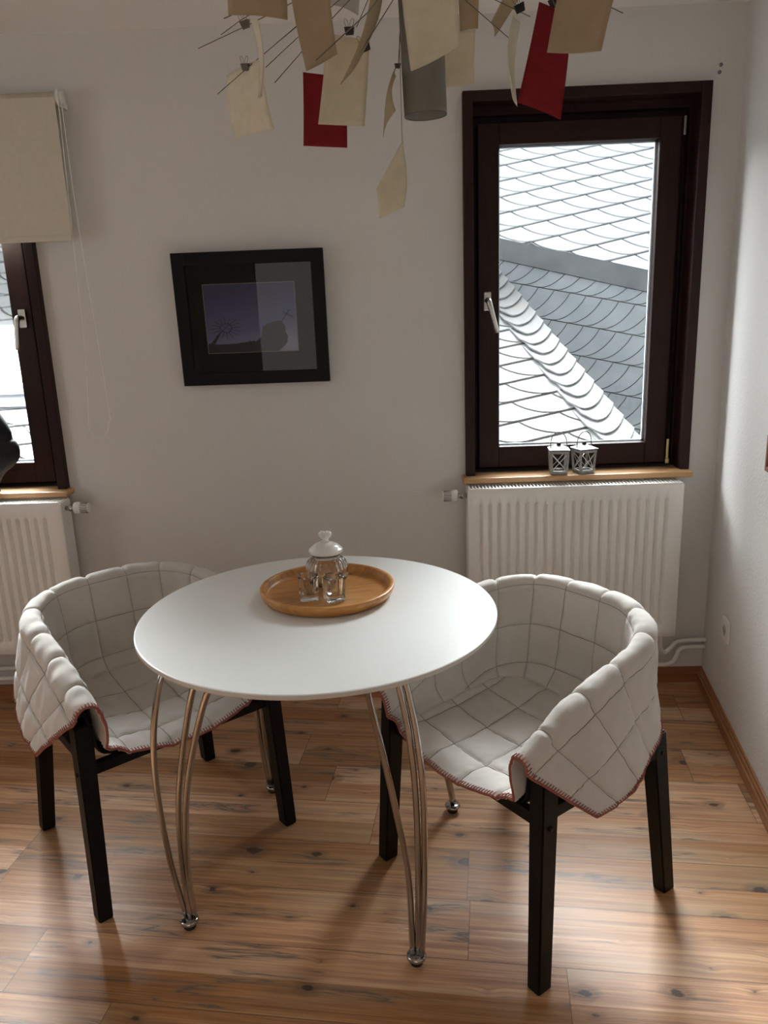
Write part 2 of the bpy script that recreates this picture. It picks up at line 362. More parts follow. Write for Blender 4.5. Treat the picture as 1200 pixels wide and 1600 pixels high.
struct(bm_obj('wall_left', bm, M_wall))
bm = bmesh.new()
for (x0, x1, z0, z1) in ((XL, rwx(YR), 0, HC),):
    add_box(bm, x0, x1, YR - 0.2, YR, z0, z1)
struct(bm_obj('wall_rear', bm, M_wall))
# skirting boards with a stepped profile
def baseboard(name, A, B, inward, m, h=0.06, t=0.018):
    A = Vector(A); B = Vector(B); n = Vector(inward).normalized()
    prof = [(0, 0), (t, 0), (t, h * 0.60), (t * 0.72, h * 0.66), (t * 0.72, h * 0.80), (t * 0.45, h * 0.86), (t * 0.35, h * 0.97), (0.002, h), (0, h)]
    V = [tuple(P + n * a + Vector((0, 0, z))) for P in (A, B) for a, z in prof]; k = len(prof)
    Fs = [(i, (i + 1) % k, k + (i + 1) % k, k + i) for i in range(k)] + [tuple(range(k - 1, -1, -1)), tuple(range(k, 2 * k))]
    return struct(arr_obj(name, V, Fs, m, smooth=False))
baseboard('baseboard_back', (XL, 0, 0), (rwx(0) - 0.001, 0, 0), (0, -1, 0), M_base_b)
nr = Vector((-math.cos(0.1527), math.sin(0.1527), 0))
baseboard('baseboard_right', (rwx(-0.0), -0.0, 0), (rwx(-4.55), -4.55, 0), nr, M_base)
baseboard('baseboard_left', (XL, -0.02, 0), (XL, -4.58, 0), (1, 0, 0), M_base)

# ------------------------------------------------------------ windows
def window(n, x0, x1, handle_side):
    root = bpy.data.objects.new('window_%d' % n, None); COL.objects.link(root); root['kind'] = 'structure'
    z0, z1 = WZ0, WZ1; c = 0.034
    def frame(nm, X0, X1, Z0, Z1, w, wb, wt, ya, yb, bev):
        bm = bmesh.new()
        add_box(bm, X0, X0 + w, ya, yb, Z0, Z1, bev); add_box(bm, X1 - w, X1, ya, yb, Z0, Z1, bev)
        r = bm_obj(nm, bm, M_darkwood, root)
        bm = bmesh.new()
        add_box(bm, X0 + w - 0.001, X1 - w + 0.001, ya + 0.0005, yb, Z1 - wt, Z1, bev)
        if wb: add_box(bm, X0 + w - 0.001, X1 - w + 0.001, ya + 0.0005, yb, Z0, Z0 + wb, bev)
        bm_obj(nm + '_rail', bm, M_darkwood_h, root)
    frame('casing', x0, x1, z0, z1, c, 0, c, -0.030, 0.055, 0.002)
    frame('fixed_frame', x0 + c - 0.004, x1 - c + 0.004, z0, z1 - c + 0.004, 0.045, 0.030, 0.068, 0.0965, 0.15, 0.002)
    frame('rebate', x0 + c - 0.004, x1 - c + 0.004, z0, z1 - c + 0.004, 0.012, 0.008, 0.03, 0.055, 0.0965, 0.001)
    sx0, sx1 = x0 + 0.055, x1 - 0.068; sz0, sz1 = z0 + 0.014, z1 - 0.086
    frame('sash', sx0, sx1, sz0, sz1, 0.075, 0.080, 0.070, 0.040, 0.095, 0.004)
    gx0, gx1, gz0, gz1 = sx0 + 0.075, sx1 - 0.075, sz0 + 0.080, sz1 - 0.070
    box('pane', gx0 - 0.01, gx1 + 0.01, 0.070, 0.074, gz0 - 0.01, gz1 + 0.01, M_pane, root)
    bm = bmesh.new(); w = 0.006
    add_box(bm, gx0, gx0 + w, 0.0745, 0.083, gz0, gz1); add_box(bm, gx1 - w, gx1, 0.0745, 0.083, gz0, gz1)
    add_box(bm, gx0, gx1, 0.0745, 0.083, gz0, gz0 + w); add_box(bm, gx0, gx1, 0.0745, 0.083, gz1 - w, gz1)
    bm_obj('glazing_seal', bm, M_seal, root)
    bm = bmesh.new(); add_box(bm, x0 + c, x1 - c, 0.10, TH + 0.05, z0 - 0.030, z0 - 0.001); bm_obj('outer_ledge', bm, M_seal, root)
    hx = sx0 + 0.032 if handle_side < 0 else sx1 - 0.034
    zt = 1.495
    h = thing('handle', None, None); del_keys = None
    h.parent = root; h.location = (hx, 0.040, zt)
    bm = bmesh.new(); add_box(bm, -0.014, 0.014, -0.010, 0.0, -0.036, 0.030, 0.004); bm_obj('handle_plate', bm, M_alu, h)
    s = 1 if handle_side < 0 else -0.35
    P = spline([(0, -0.008, 0), (0, -0.034, 0.0), (0.002 * s, -0.050, -0.008), (0.012 * s, -0.054, -0.045), (0.030 * s, -0.056, -0.112)], 24)
    Vt, Ft = tube_arr(P, [0.0105] * 10 + list(np.linspace(0.0105, 0.008, len(P) - 10)), 12); arr_obj('handle_lever', Vt, Ft, M_alu, h)
    hxg = sx1 + 0.006 if handle_side < 0 else sx0 - 0.006
    bm = bmesh.new(); add_box(bm, hxg - 0.005, hxg + 0.005, 0.030, 0.040, z0 + 0.03, z0 + 0.105, 0.002); add_box(bm, hxg - 0.008, hxg + 0.008, 0.026, 0.041, z0 + 0.012, z0 + 0.032, 0.003)
    bm_obj('hinge', bm, M_brass, root)
    bm = bmesh.new(); add_box(bm, hxg - 0.004, hxg + 0.004, 0.032, 0.040, z1 - 0.15, z1 - 0.09, 0.002); bm_obj('hinge', bm, M_zinc, root)
    return root
window(1, *WIN[0], -1); window(2, *WIN[1], 1)
for (x0, x1, lab) in ((0.228, 1.064, 'honey-coloured pine window sill with two tin lanterns on it'), (-2.09, -1.237, 'honey-coloured pine window sill under the left window with the roller blind')):
    bm = bmesh.new(); add_box(bm, x0, x1, -0.072, 0.038, WZ0 - 0.0215, WZ0, 0.005)
    tag(bm_obj('window_sill', bm, M_sill), lab, 'window sill')

# ------------------------------------------------------------ radiators
def radiator(x0, x1, valve_side, label):
    t = thing('radiator', label, 'radiator', ((x0 + x1) / 2, 0, 0), 0, 'panel radiators under the windows')
    w = x1 - x0; h = w / 2; z0, z1 = 0.247, 0.836; yf = -0.130; yb = -0.040
    pitch = 0.0333; nr_ = int(round((w - 0.075) / pitch)); s0 = -nr_ * pitch / 2
    xs = [-h, -h + 0.004]; 
    for i in range(nr_):
        for f in (0.0, 0.16, 0.28, 0.40, 0.52, 0.64, 0.76, 0.88): xs.append(s0 + (i + f) * pitch)
    xs += [s0 + nr_ * pitch, h - 0.004, h]
    zs = [z0, z0 + 0.004] + list(np.linspace(z0 + 0.045, z0 + 0.065, 6)) + list(np.linspace(z1 - 0.068, z1 - 0.048, 6)) + [z1 - 0.004, z1]
    def dep(x, z):
        e = 1.0
        if z < z0 + 0.045 or z > z1 - 0.048: e = 0.0
        elif z < z0 + 0.065: e = math.sin((z - z0 - 0.045) / 0.020 * PI / 2)
        elif z > z1 - 0.068: e = math.sin((z1 - 0.048 - z) / 0.020 * PI / 2)
        if x < s0 or x > -s0: d = 0.0
        else:
            f = ((x - s0) / pitch) % 1.0
            d = 0.0125 * (0.5 - 0.5 * math.cos(2 * PI * min(1.0, f / 0.56))) if f < 0.56 else 0.0
        rim = 0.003 if (x < -h + 0.002 or x > h - 0.002 or z < z0 + 0.002 or z > z1 - 0.002) else 0.0
        return yf + d * e + rim
    V = [(x, dep(x, z), z) for z in zs for x in xs]; n = len(xs)
    Fs = [(i * n + j, i * n + j + 1, (i + 1) * n + j + 1, (i + 1) * n + j) for i in range(len(zs) - 1) for j in range(n - 1)]
    b = len(V); V2 = [(x, yf + 0.020, z) for z in (z0, z1) for x in (-h, h)]
    V += V2; Fs += [(b, b + 2, b + 3, b + 1)]
    arr_obj('front_panel', V, Fs, M_white_metal, t, True).modifiers.new('edge', 'EDGE_SPLIT').split_angle = 0.7
    bm = bmesh.new(); add_box(bm, -h + 0.004, h - 0.004, yb - 0.012, yb, z0 + 0.01, z1 - 0.01, 0.003); add_box(bm, -h + 0.03, h - 0.03, yf + 0.030, yb - 0.02, z0 + 0.03, z1 - 0.04)
    bm_obj('back_panel', bm, M_white_metal, t)
    for s in (-1, 1):
        bm = bmesh.new(); xa, xb = (-h, -h + 0.006) if s < 0 else (h - 0.006, h)
        add_box(bm, xa, xb, yf + 0.006, yb, z0 + 0.012, z1, 0.0022); bm_obj('side_panel', bm, M_white_metal, t)
    bm = bmesh.new(); ng = int(w / 0.0125)
    add_box(bm, -h + 0.004, h - 0.004, yf + 0.002, yf + 0.012, z1 - 0.002, z1 + 0.005, 0.002); add_box(bm, -h + 0.004, h - 0.004, yb - 0.010, yb, z1 - 0.002, z1 + 0.005, 0.002)
    for i in range(ng + 1):
        x = -h + 0.008 + i * (w - 0.016) / ng; add_box(bm, x - 0.0032, x + 0.0032, yf + 0.010, yb - 0.008, z1 - 0.001, z1 + 0.004)
    bm_obj('top_grille', bm, M_white_metal, t)
    for fx in (-0.62, 0.66):
        bm = bmesh.new(); x = fx * h; add_box(bm, x - 0.010, x + 0.010, yb - 0.006, yb + 0.002, z1 - 0.01, z1 + 0.012, 0.002); add_box(bm, x - 0.014, x + 0.014, yb, -0.001, z1 - 0.10, z1 - 0.02, 0.002)
        bm_obj('wall_bracket', bm, M_white_metal, t)
    # thermostat valve
    s = valve_side; ex = s * h; zc = 0.808; yc = -0.085
    v = bpy.data.objects.new('valve', None); COL.objects.link(v); v.parent = t; v.location = (ex, yc, zc); v.rotation_euler = (0, s * PI / 2, 0)
    lathe('valve_body', [(0.0, -0.004), (0.009, -0.003), (0.009, 0.010), (0.0125, 0.012), (0.0125, 0.022), (0.010, 0.024), (0.010, 0.032), (0.017, 0.034), (0.017, 0.038), (0, 0.038)], M_chrome, v, 20)
    lathe('thermostat_head', [(0.0, 0.034), (0.020, 0.034), (0.0225, 0.040), (0.0225, 0.050), (0.0195, 0.054), (0.0185, 0.085), (0.017, 0.0885), (0.0, 0.089)], M_white_plastic, v, 64)
    bm = bmesh.new()
    for k in range(20):
        a = 2 * PI * k / 20; r = bmesh.ops.create_cube(bm, size=1.0)
        for q in r['verts']: q.co = Matrix.Rotation(a, 3, 'Z') @ Vector((0.0188 + q.co.x * 0.0012, q.co.y * 0.0022, 0.071 + q.co.z * 0.028))
    bm_obj('grip_slots', bm, M_groove, v)
    return t
radiator(0.240, 1.014, -1, 'white ribbed panel radiator under the right window with the lanterns')
radiator(-2.055, -1.243, 1, 'white ribbed panel radiator under the left window, cut off by the frame')
# heating pipes
def pipe(label, pts, r=0.0085, m=M_white_metal):
    o = tube('heating_pipe', spline(pts, 48), r, m, None, 12); return tag(o, label, 'pipe', 'white heating pipes along the wall')
pipe('upper white heating pipe bending from the right corner down behind the radiator', [(1.171, -0.030, 0.187), (1.10, -0.032, 0.187), (1.055, -0.034, 0.182), (1.030, -0.040, 0.160), (1.005, -0.055, 0.150), (0.985, -0.065, 0.170), (0.978, -0.068, 0.21), (0.978, -0.068, 0.246)])
pipe('lower white heating pipe bending from the right corner under the radiator', [(1.168, -0.030, 0.158), (1.11, -0.032, 0.158), (1.070, -0.036, 0.153), (1.056, -0.042, 0.125), (1.035, -0.060, 0.108), (0.99, -0.075, 0.106), (0.952, -0.08, 0.13), (0.950, -0.08, 0.246)])
bm = bmesh.new(); add_box(bm, 1.125, 1.142, -0.042, 0.0, 0.135, 0.150, 0.002)
V, Fs = tube_arr([(-2.98, -0.026, 0.142), (-0.95, -0.026, 0.142)], 0.009); V2, F2 = tube_arr(spline([(-0.95, -0.026, 0.142), (-0.93, -0.020, 0.142), (-0.925, 0.0, 0.142)], 10), 0.009)
tag(arr_obj('heating_pipe', *merge([(V, Fs), (V2, F2)]), M_white_metal), 'upper of the two white pipes along the wall below the left radiator', 'pipe', 'white heating pipes along the wall')
bm.free()
V, Fs = tube_arr([(-2.98, -0.026, 0.098), (-0.95, -0.026, 0.098)], 0.009); V2, F2 = tube_arr(spline([(-0.95, -0.026, 0.098), (-0.93, -0.020, 0.098), (-0.925, 0.0, 0.098)], 10), 0.009)
tag(arr_obj('heating_pipe', *merge([(V, Fs), (V2, F2)]), M_white_metal), 'lower of the two white pipes just above the left skirting board', 'pipe', 'white heating pipes along the wall')

# ------------------------------------------------------------ roller blind
t = thing('roller_blind', 'cream roller blind half lowered over the left window, with a looped cord', 'blind', (-1.09, 0, 2.19))
yc = -0.052
V, Fs = tube_arr([(-1.14, yc, 0), (0.0, yc, 0)], 0.019, 24); arr_obj('roller_tube', V, Fs, M_blind, t)
bm = bmesh.new(); add_box(bm, -1.13, -0.004, yc - 0.0195, yc - 0.0185, -0.435, 0.0); bm_obj('blind_fabric', bm, M_blind, t)
bm = bmesh.new(); add_box(bm, -1.13, -0.004, yc - 0.0235, yc - 0.0150, -0.447, -0.427, 0.002); bm_obj('hem_bar', bm, M_blind, t)
for bx_ in (0.004, -1.152):
    bm = bmesh.new(); add_box(bm, bx_, bx_ + 0.006, -0.075, 0.0, -0.026, 0.024, 0.002); bm_obj('bracket', bm, M_white_plastic, t)
V, Fs = tube_arr([(-0.002, yc, 0), (0.004, yc, 0)], 0.022, 20); V2, F2 = tube_arr([(0.010, yc, 0), (0.020, yc, 0)], 0.021, 20); arr_obj('chain_wheel', *merge([(V, Fs), (V2, F2)]), M_white_plastic, t)
L0 = spline([(0.008, yc - 0.020, -0.01), (0.001, -0.07, -0.30), (-0.006, -0.068, -0.55), (-0.012, -0.064, -0.78), (-0.030, -0.060, -1.02), (-0.036, -0.060, -1.08), (-0.022, -0.060, -1.118), (-0.002, -0.060, -1.132), (0.022, -0.060, -1.118), (0.040, -0.060, -1.07), (0.044, -0.060, -1.04), (0.036, -0.062, -0.80), (0.024, -0.066, -0.50), (0.018, -0.069, -0.25), (0.018, yc - 0.020, -0.01)], 260)
parts = [tube_arr(L0, 0.0011, 6)]
for i in range(0, len(L0), 1):
    c = L0[i]; oct_ = [(c[0] + 0.0019, c[1], c[2]), (c[0], c[1] + 0.0019, c[2]), (c[0] - 0.0019, c[1], c[2]), (c[0], c[1] - 0.0019, c[2]), (c[0], c[1], c[2] + 0.0021), (c[0], c[1], c[2] - 0.0021)]
    parts.append((oct_, [(0, 1, 4), (1, 2, 4), (2, 3, 4), (3, 0, 4), (1, 0, 5), (2, 1, 5), (3, 2, 5), (0, 3, 5)]))
arr_obj('pull_cord', *merge(parts), M_cord, t)

# ------------------------------------------------------------ framed picture
t = thing('framed_picture', 'black framed picture with a blue dusk photo of a spiky sun sculpture', 'picture', (-0.5085, -0.004, 1.235))
t.rotation_euler = (math.radians(2.6), 0, 0)
W2, Hh = 0.2645, 0.458
def rect_frame(name, x0, x1, z0, z1, w, ya, yb, m, parent, bev=0.002):
    bm = bmesh.new(); add_box(bm, x0, x0 + w, ya, yb, z0, z1, bev); add_box(bm, x1 - w, x1, ya, yb, z0, z1, bev)
    add_box(bm, x0 + w - 0.001, x1 - w + 0.001, ya, yb, z0, z0 + w, bev); add_box(bm, x0 + w - 0.001, x1 - w + 0.001, ya, yb, z1 - w, z1, bev)
    return bm_obj(name, bm, m, parent)
rect_frame('frame', -W2, W2, 0, Hh, 0.044, -0.024, -0.001, M_blackframe, t, 0.002)
box('mount_board', -W2 + 0.03, W2 - 0.03, -0.0085, -0.003, 0.03, Hh - 0.03, M_mount, t)
px0, px1, pz0, pz1 = -0.166, 0.156, 0.113, 0.349
rect_frame('mount_edge', px0 - 0.002, px1 + 0.002, pz0 - 0.002, pz1 + 0.002, 0.003, -0.0092, -0.008, M_bevel, t, 0)
m = mat('dusk_photo_print', (0.1, 0.12, 0.3), 0.5); N = NB(m); sp = N.n('ShaderNodeSeparateXYZ'); N.t.links.new(N.pos(), sp.inputs[0])
fz = N.math('DIVIDE', N.math('SUBTRACT', sp.outputs[2], pz0), pz1 - pz0)
fx_ = N.math('MULTIPLY', sp.outputs[0], 0.9)
N.t.links.new(N.ramp(N.math('SUBTRACT', fz, fx_), [(-0.0, (0.42, 0.42, 0.58)), (0.35, (0.17, 0.19, 0.40)), (0.75, (0.08, 0.095, 0.25)), (1.0, (0.05, 0.06, 0.18))]), N.b.inputs['Base Color'])
ph = box('photo_print', px0, px1, -0.0092, -0.0086, pz0, pz1, m, t)
def pic(x, y): # picture-local from the fraction of the print
    return (px0 + (px1 - px0) * x, pz0 + (pz1 - pz0) * y)
rock = [(0.50, 0.0), (0.50, 0.12), (0.55, 0.165), (0.60, 0.22), (0.625, 0.37), (0.69, 0.42), (0.80, 0.455), (0.845, 0.43), (0.875, 0.36), (0.872, 0.28), (0.895, 0.22), (0.885, 0.12), (0.85, 0.07), (0.80, 0.02), (0.79, 0.0)]
poly_prism('rock_silhouette', [pic(*p) for p in rock], -0.0098, -0.0092, M_rock, ph)
gnd = [(0.0, 0.0), (0.0, 0.125), (0.02, 0.15), (0.05, 0.125), (0.30, 0.13), (0.46, 0.155), (0.47, 0.185), (0.475, 0.155), (0.52, 0.165), (0.55, 0.13), (0.6, 0.0)]
poly_prism('ground_silhouette', [pic(*p) for p in gnd], -0.0096, -0.0092, M_sil, ph)
parts = []
cx, cy = 0.215, 0.365
def pbar(a, b, w0, w1=None):
    w1 = w0 if w1 is None else w1; a = np.array(pic(*a)); b = np.array(pic(*b)); d = (b - a) / np.linalg.norm(b - a); n = np.array([-d[1], d[0]])
    q = [a + n * w0, b + n * w1, b - n * w1, a - n * w0]; V = [(p[0], -0.0098, p[1]) for p in q] + [(p[0], -0.0092, p[1]) for p in q]
    parts.append((V, [(0, 1, 2, 3), (7, 6, 5, 4), (0, 4, 5, 1), (1, 5, 6, 2), (2, 6, 7, 3), (3, 7, 4, 0)]))
for k in range(16):
    a = 2 * PI * k / 16 + 0.05
    pbar((cx + 0.062 * math.cos(a), cy + 0.065 * math.sin(a)), (cx + (0.165 if k % 2 else 0.175) * math.cos(a), cy + 0.16 * math.sin(a)), 0.0011, 0.0007)
for k in range(20):
    a = 2 * PI * k / 20; b = 2 * PI * (k + 1) / 20; pbar((cx + 0.062 * math.cos(a), cy + 0.065 * math.sin(a)), (cx + 0.062 * math.cos(b), cy + 0.065 * math.sin(b)), 0.0012)
pbar((cx - 0.04, cy - 0.04), (cx + 0.04, cy + 0.05), 0.001); pbar((cx - 0.03, cy + 0.03), (cx, cy), 0.001); pbar((cx + 0.01, cy - 0.01), (cx + 0.05, cy - 0.015), 0.001)
pbar((0.05, 0.12), (0.155, 0.31), 0.0075, 0.002)
arr_obj('sun_sculpture_silhouette', *merge(parts), M_sil, ph, False); parts = []
pbar((0.83, 0.42), (0.93, 0.60), 0.0015); pbar((0.86, 0.575), (0.965, 0.50), 0.0012); pbar((0.85, 0.55), (0.97, 0.49), 0.0008); pbar((0.90, 0.595), (0.95, 0.595), 0.001)
arr_obj('wire_figure_silhouette', *merge(parts), M_sil, ph, False)
arr_obj('glass', [(-W2 + 0.043, -0.0155, 0.043), (W2 - 0.043, -0.0155, 0.043), (W2 - 0.043, -0.0155, Hh - 0.043), (-W2 + 0.043, -0.0155, Hh - 0.043)], [(0, 1, 2, 3)], M_picglass, t, False)

# small wall items
for q, (x, z) in enumerate(((1.094, 2.216), (1.091, 2.194))):
    V, Fs = tube_arr([(x, 0.002, z), (x, -0.003, z)], 0.006, 14); V2, F2 = tube_arr([(x, -0.003, z), (x, -0.005, z)], 0.003, 10)
    tag(arr_obj('wall_plug', *merge([(V, Fs), (V2, F2)]), M_plug), ('upper' if q == 0 else 'lower') + ' grey plugged screw hole beside the top corner of the right window', 'wall plug', 'plugged screw holes')
# socket on the right wall
yS = -0.322
s = thing('wall_socket', 'white wall socket low on the right wall', 'socket', (rwx(yS), yS, 0.353)); s.rotation_euler = (0, 0, -PI / 2 - 0.1527 + 0.0)
bm = bmesh.new(); add_box(bm, -0.041, 0.041, -0.011, 0.0, -0.041, 0.041, 0.005); bm_obj('cover_plate', bm, M_white_plastic, s)
V = []; Fs = []; n = 32; prof = [(0.0225, -0.0115), (0.0215, -0.0125), (0.0205, -0.0125), (0.0198, -0.0112)]
for r, y in prof:
    for j in range(n): a = 2 * PI * j / n; V.append((r * math.cos(a), y, r * math.sin(a)))
for i in range(len(prof) - 1):
    for j in range(n): Fs.append((i * n + j, i * n + (j + 1) % n, (i + 1) * n + (j + 1) % n, (i + 1) * n + j))
arr_obj('socket_ring', V, Fs, M_white_plastic, s)
V, Fs = tube_arr([(0, -0.0118, 0), (0, -0.0112, 0)], 0.0198, 32); arr_obj('socket_recess', V, Fs, mat('socket_shade_grey', (0.42, 0.42, 0.40), 0.5), s)
V, Fs = tube_arr([(-0.0095, -0.0122, 0), (-0.0095, -0.0114, 0)], 0.0026, 12); V2, F2 = tube_arr([(0.0095, -0.0122, 0), (0.0095, -0.0114, 0)], 0.0026, 12)
arr_obj('pin_hole', *merge([(V, Fs), (V2, F2)]), M_groove, s)
# edge of a wooden frame on the right wall
yS = -0.70
s = thing('wooden_frame', 'small brown wooden frame on the right wall, only its edge showing', 'picture', (rwx(yS), yS, 0.984)); s.rotation_euler = (0, 0, -PI / 2 - 0.1527)
rect_frame('frame', -0.08, 0.08, 0.0, 0.105, 0.014, -0.016, 0.0, M_frame_wood, s)
box('print', -0.070, 0.070, -0.006, -0.001, 0.010, 0.095, mat('pale_print', (0.6, 0.58, 0.52), 0.6), s)

# black jacket at the left edge
J = [(1.30, 0.02, 0.02), (1.28, 0.12, 0.05), (1.22, 0.18, 0.07), (1.147, 0.225, 0.08), (1.10, 0.245, 0.082), (1.072, 0.248, 0.080), (1.060, 0.258, 0.084), (1.035, 0.267, 0.088), (1.0, 0.262, 0.09), (0.97, 0.235, 0.085), (0.944, 0.20, 0.078), (0.90, 0.17, 0.068), (0.870, 0.16, 0.062), (0.869, 0.02, 0.02)]
V = []; Fs = []; n = 64; J = [p for p in spline([(a, b, c) for a, b, c in J], 70)]
for i, (z, rx, ry) in enumerate(J):
    for j in range(n):
        a = 2 * PI * j / n; w = 1 + 0.03 * math.sin(5 * a + z * 30) * math.sin(z * 50) + 0.02 * math.sin(9 * a + z * 80)
        if math.cos(a) > 0.9: w = 1
        V.append((-1.655 + rx * math.cos(a) * w, -0.075 + ry * math.sin(a) * w, max(z, 0.8695)))
for i in range(len(J) - 1):
    for j in range(n): Fs.append((i * n + j, i * n + (j + 1) % n, (i + 1) * n + (j + 1) % n, (i + 1) * n + j))
Fs += [tuple(range(n)), tuple(range((len(J) - 1) * n, len(J) * n))]
tag(arr_obj('jacket', V, Fs, M_jacket), 'black bundled jacket in front of the left window, cut off by the frame', 'jacket')

# ------------------------------------------------------------ roofs outside
def slates(name, poly, row_angle, w, h, s, mats, flip=False, gap=0.006, thick=0.008, parent=None, seedoff=0.0, updir=None):
    """slate tiles with arc edges laid on the plane of a polygon (3D points); rows climb at row_angle"""
    P = [Vector(p) for p in poly]; O = P[0]; nrm = Vector((0, 0, 0))
    for i in range(1, len(P) - 1): nrm += (P[i] - O).cross(P[i + 1] - O)
    nrm.normalize()
    if nrm.z < 0: nrm = -nrm
    V_ = Vector((0, 0, 1)) - nrm * nrm.z; V_.normalize(); U0 = V_.cross(nrm).normalized()
    ca, sa = math.cos(row_angle), math.sin(row_angle); A = U0 * ca + V_ * sa; B = -U0 * sa + V_ * ca
    q = [((p - O).dot(A), (p - O).dot(B)) for p in P]
    u0, u1 = min(a for a, b in q) - w, max(a for a, b in q) + w; v0, v1 = min(b for a, b in q) - h, max(b for a, b in q) + h
    bm = bmesh.new(); K = 10; r0 = int(v0 // h) - 1; r1 = int(v1 // h) + 1
    arc = [(s * (1 - math.cos(PI / 2 * k / K)) ** 0.85, h * (1 - math.sin(PI / 2 * k / K) ** 1.25)) for k in range(K + 1)]
    for r in range(r0, r1 + 1):
        sh = -(r * s) % w
        k0 = int((u0 - s) // w) - 1; k1 = int(u1 // w) + 1
        for k in range(k0, k1 + 1):
            x = k * w + sh; g = gap / 2
            nr2 = []
            for q_ in range(K + 1):
                p0 = arc[max(q_ - 1, 0)]; p1 = arc[min(q_ + 1, K)]; tx, ty = p1[0] - p0[0], p1[1] - p0[1]; ll = math.hypot(tx, ty); nr2.append((-ty / ll, tx / ll))
            pts = [(x + a + n_[0] * g, r * h + b + n_[1] * g) for (a, b), n_ in zip(arc, nr2)]; pts += [(x + w + a - n_[0] * g, r * h + b - n_[1] * g) for (a, b), n_ in reversed(list(zip(arc, nr2)))]
            pts = [(a, min(max(b, r * h + g), (r + 1) * h - g)) for a, b in pts]
            if flip: pts = [(u0 + u1 - a, b) for a, b in pts]
            if max(a for a, b in pts) < u0 or min(a for a, b in pts) > u1: continue
            tilt = 0.6 * thick
            lift = [thick + tilt * (1 - (b - r * h) / h) for a, b in pts]
            vs = [bm.verts.new(O + A * a + B * b + nrm * l) for (a, b), l in zip(pts, lift)]
            lo = [bm.verts.new(O + A * a + B * b + nrm * 0.001) for (a, b) in pts]
            m_ = len(vs)
            try:
                bm.faces.new(vs)
                for i in range(m_): bm.faces.new((vs[i], lo[i], lo[(i + 1) % m_], vs[(i + 1) % m_]))
            except ValueError: pass
    cen = sum(P, Vector()) / len(P)
    for i in range(len(P)):
        a, b = P[i], P[(i + 1) % len(P)]; en = (b - a).cross(nrm).normalized()
        if en.dot(cen - a) > 0: en = -en
        bmesh.ops.bisect_plane(bm, geom=bm.verts[:] + bm.edges[:] + bm.faces[:], plane_co=a, plane_no=en, clear_outer=True)
    me = bpy.data.meshes.new(name); bm.normal_update(); bm.to_mesh(me); bm.free(); link(name, me, mats[0], parent)
    n = len(P); V = [tuple(p) for p in P] + [tuple(p - nrm * 0.06) for p in P]
    Fs = [tuple(range(n)), tuple(range(2 * n - 1, n - 1, -1))] + [(i, n + i, n + (i + 1) % n, (i + 1) % n) for i in range(n)]
    arr_obj('roof_deck', V, Fs, mats[1], parent, False)
    return nrm
# near roof slope (plane y,z rising away from the house wall)
def rz(y): return 0.818 + (y - 0.9) * (2.025 - 0.818) / 2.1
near = thing('near_slate_roof', 'pale slate roof slope with a slanting hip edge, seen in the lower part of the right window and in the left window', 'roof')
H0, H1 = (1.163, 0.891, rz(0.891)), (0.667, 2.399, rz(2.399))
dx = (H1[0] - H0[0]) / (H1[1] - H0[1])
def hip(y): return (H0[0] + dx * (y - H0[1]), y, rz(y))
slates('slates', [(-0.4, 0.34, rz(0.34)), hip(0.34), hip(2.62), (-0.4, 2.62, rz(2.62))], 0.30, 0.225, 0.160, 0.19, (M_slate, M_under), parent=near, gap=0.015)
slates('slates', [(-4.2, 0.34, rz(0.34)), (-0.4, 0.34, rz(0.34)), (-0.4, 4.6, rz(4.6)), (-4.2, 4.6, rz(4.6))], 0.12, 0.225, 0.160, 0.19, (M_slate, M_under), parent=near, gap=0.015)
# border slates along the hip, overlapping scales
nrmN = Vector((0, -(2.025 - 0.818) / 2.1, 1)).normalized(); parts = []; parts2 = []
hd = (Vector(hip(2.6)) - Vector(hip(0.36))).normalized(); sd = hd.cross(nrmN).normalized(); 
if sd.x > 0: sd = -sd
Lh = (Vector(hip(2.6)) - Vector(hip(0.36))).length; k = 0; d = 0.0
while d < Lh:
    o = Vector(hip(0.36)) + hd * d; st = 0.105; wd = 0.205 if k % 2 else 0.185
    top = []; K = 12
    # lower edge is a scoop curve from the hip edge to the inner end
    for j in range(K + 1):
        f = j / K; y_ = 0.075 * (1 - f) ** 1.4 - 0.070 * math.sin(f * PI) * 0.6 + (0.055 * max(0, f - 0.8) / 0.2)
        top.append(o + sd * (wd * f) + hd * y_)
    up = [p + hd * (st + 0.060) for p in reversed(top)]
    pts = top + up; lift = [0.034] * len(top) + [0.012] * len(up); m2 = len(pts)
    V = [tuple(p + nrmN * l) for p, l in zip(pts, lift)] + [tuple(p + nrmN * (l - 0.009)) for p, l in zip(pts, lift)]
    # quads strip
    Fq = [(j, j + 1, m2 - 2 - j, m2 - 1 - j) for j in range(K)] + [(j, m2 + j, m2 + (j + 1) % m2, (j + 1) % m2) for j in range(m2)]
    parts.append((V, Fq)); d += st; k += 1
# the scoop edges rest on a dark under-lap so that the joints read
arr_obj('hip_slates', *merge(parts), M_slate, near, False)
V = []
for y in (0.34, 2.62):
    p = Vector(hip(y)); V += [tuple(p + Vector((0, 0, 0.022))), tuple(p + Vector((0.10, 0, -0.10))), tuple(p + Vector((0.10, 0, -0.14))), tuple(p + Vector((0, 0, -0.02)))]
arr_obj('hip_flashing', V, [(0, 1, 5, 4), (1, 2, 6, 5), (2, 3, 7, 6), (3, 0, 4, 7), (0, 3, 2, 1), (4, 5, 6, 7)], mat('weathered_zinc', (0.36, 0.34, 0.34), 0.6), near, False)
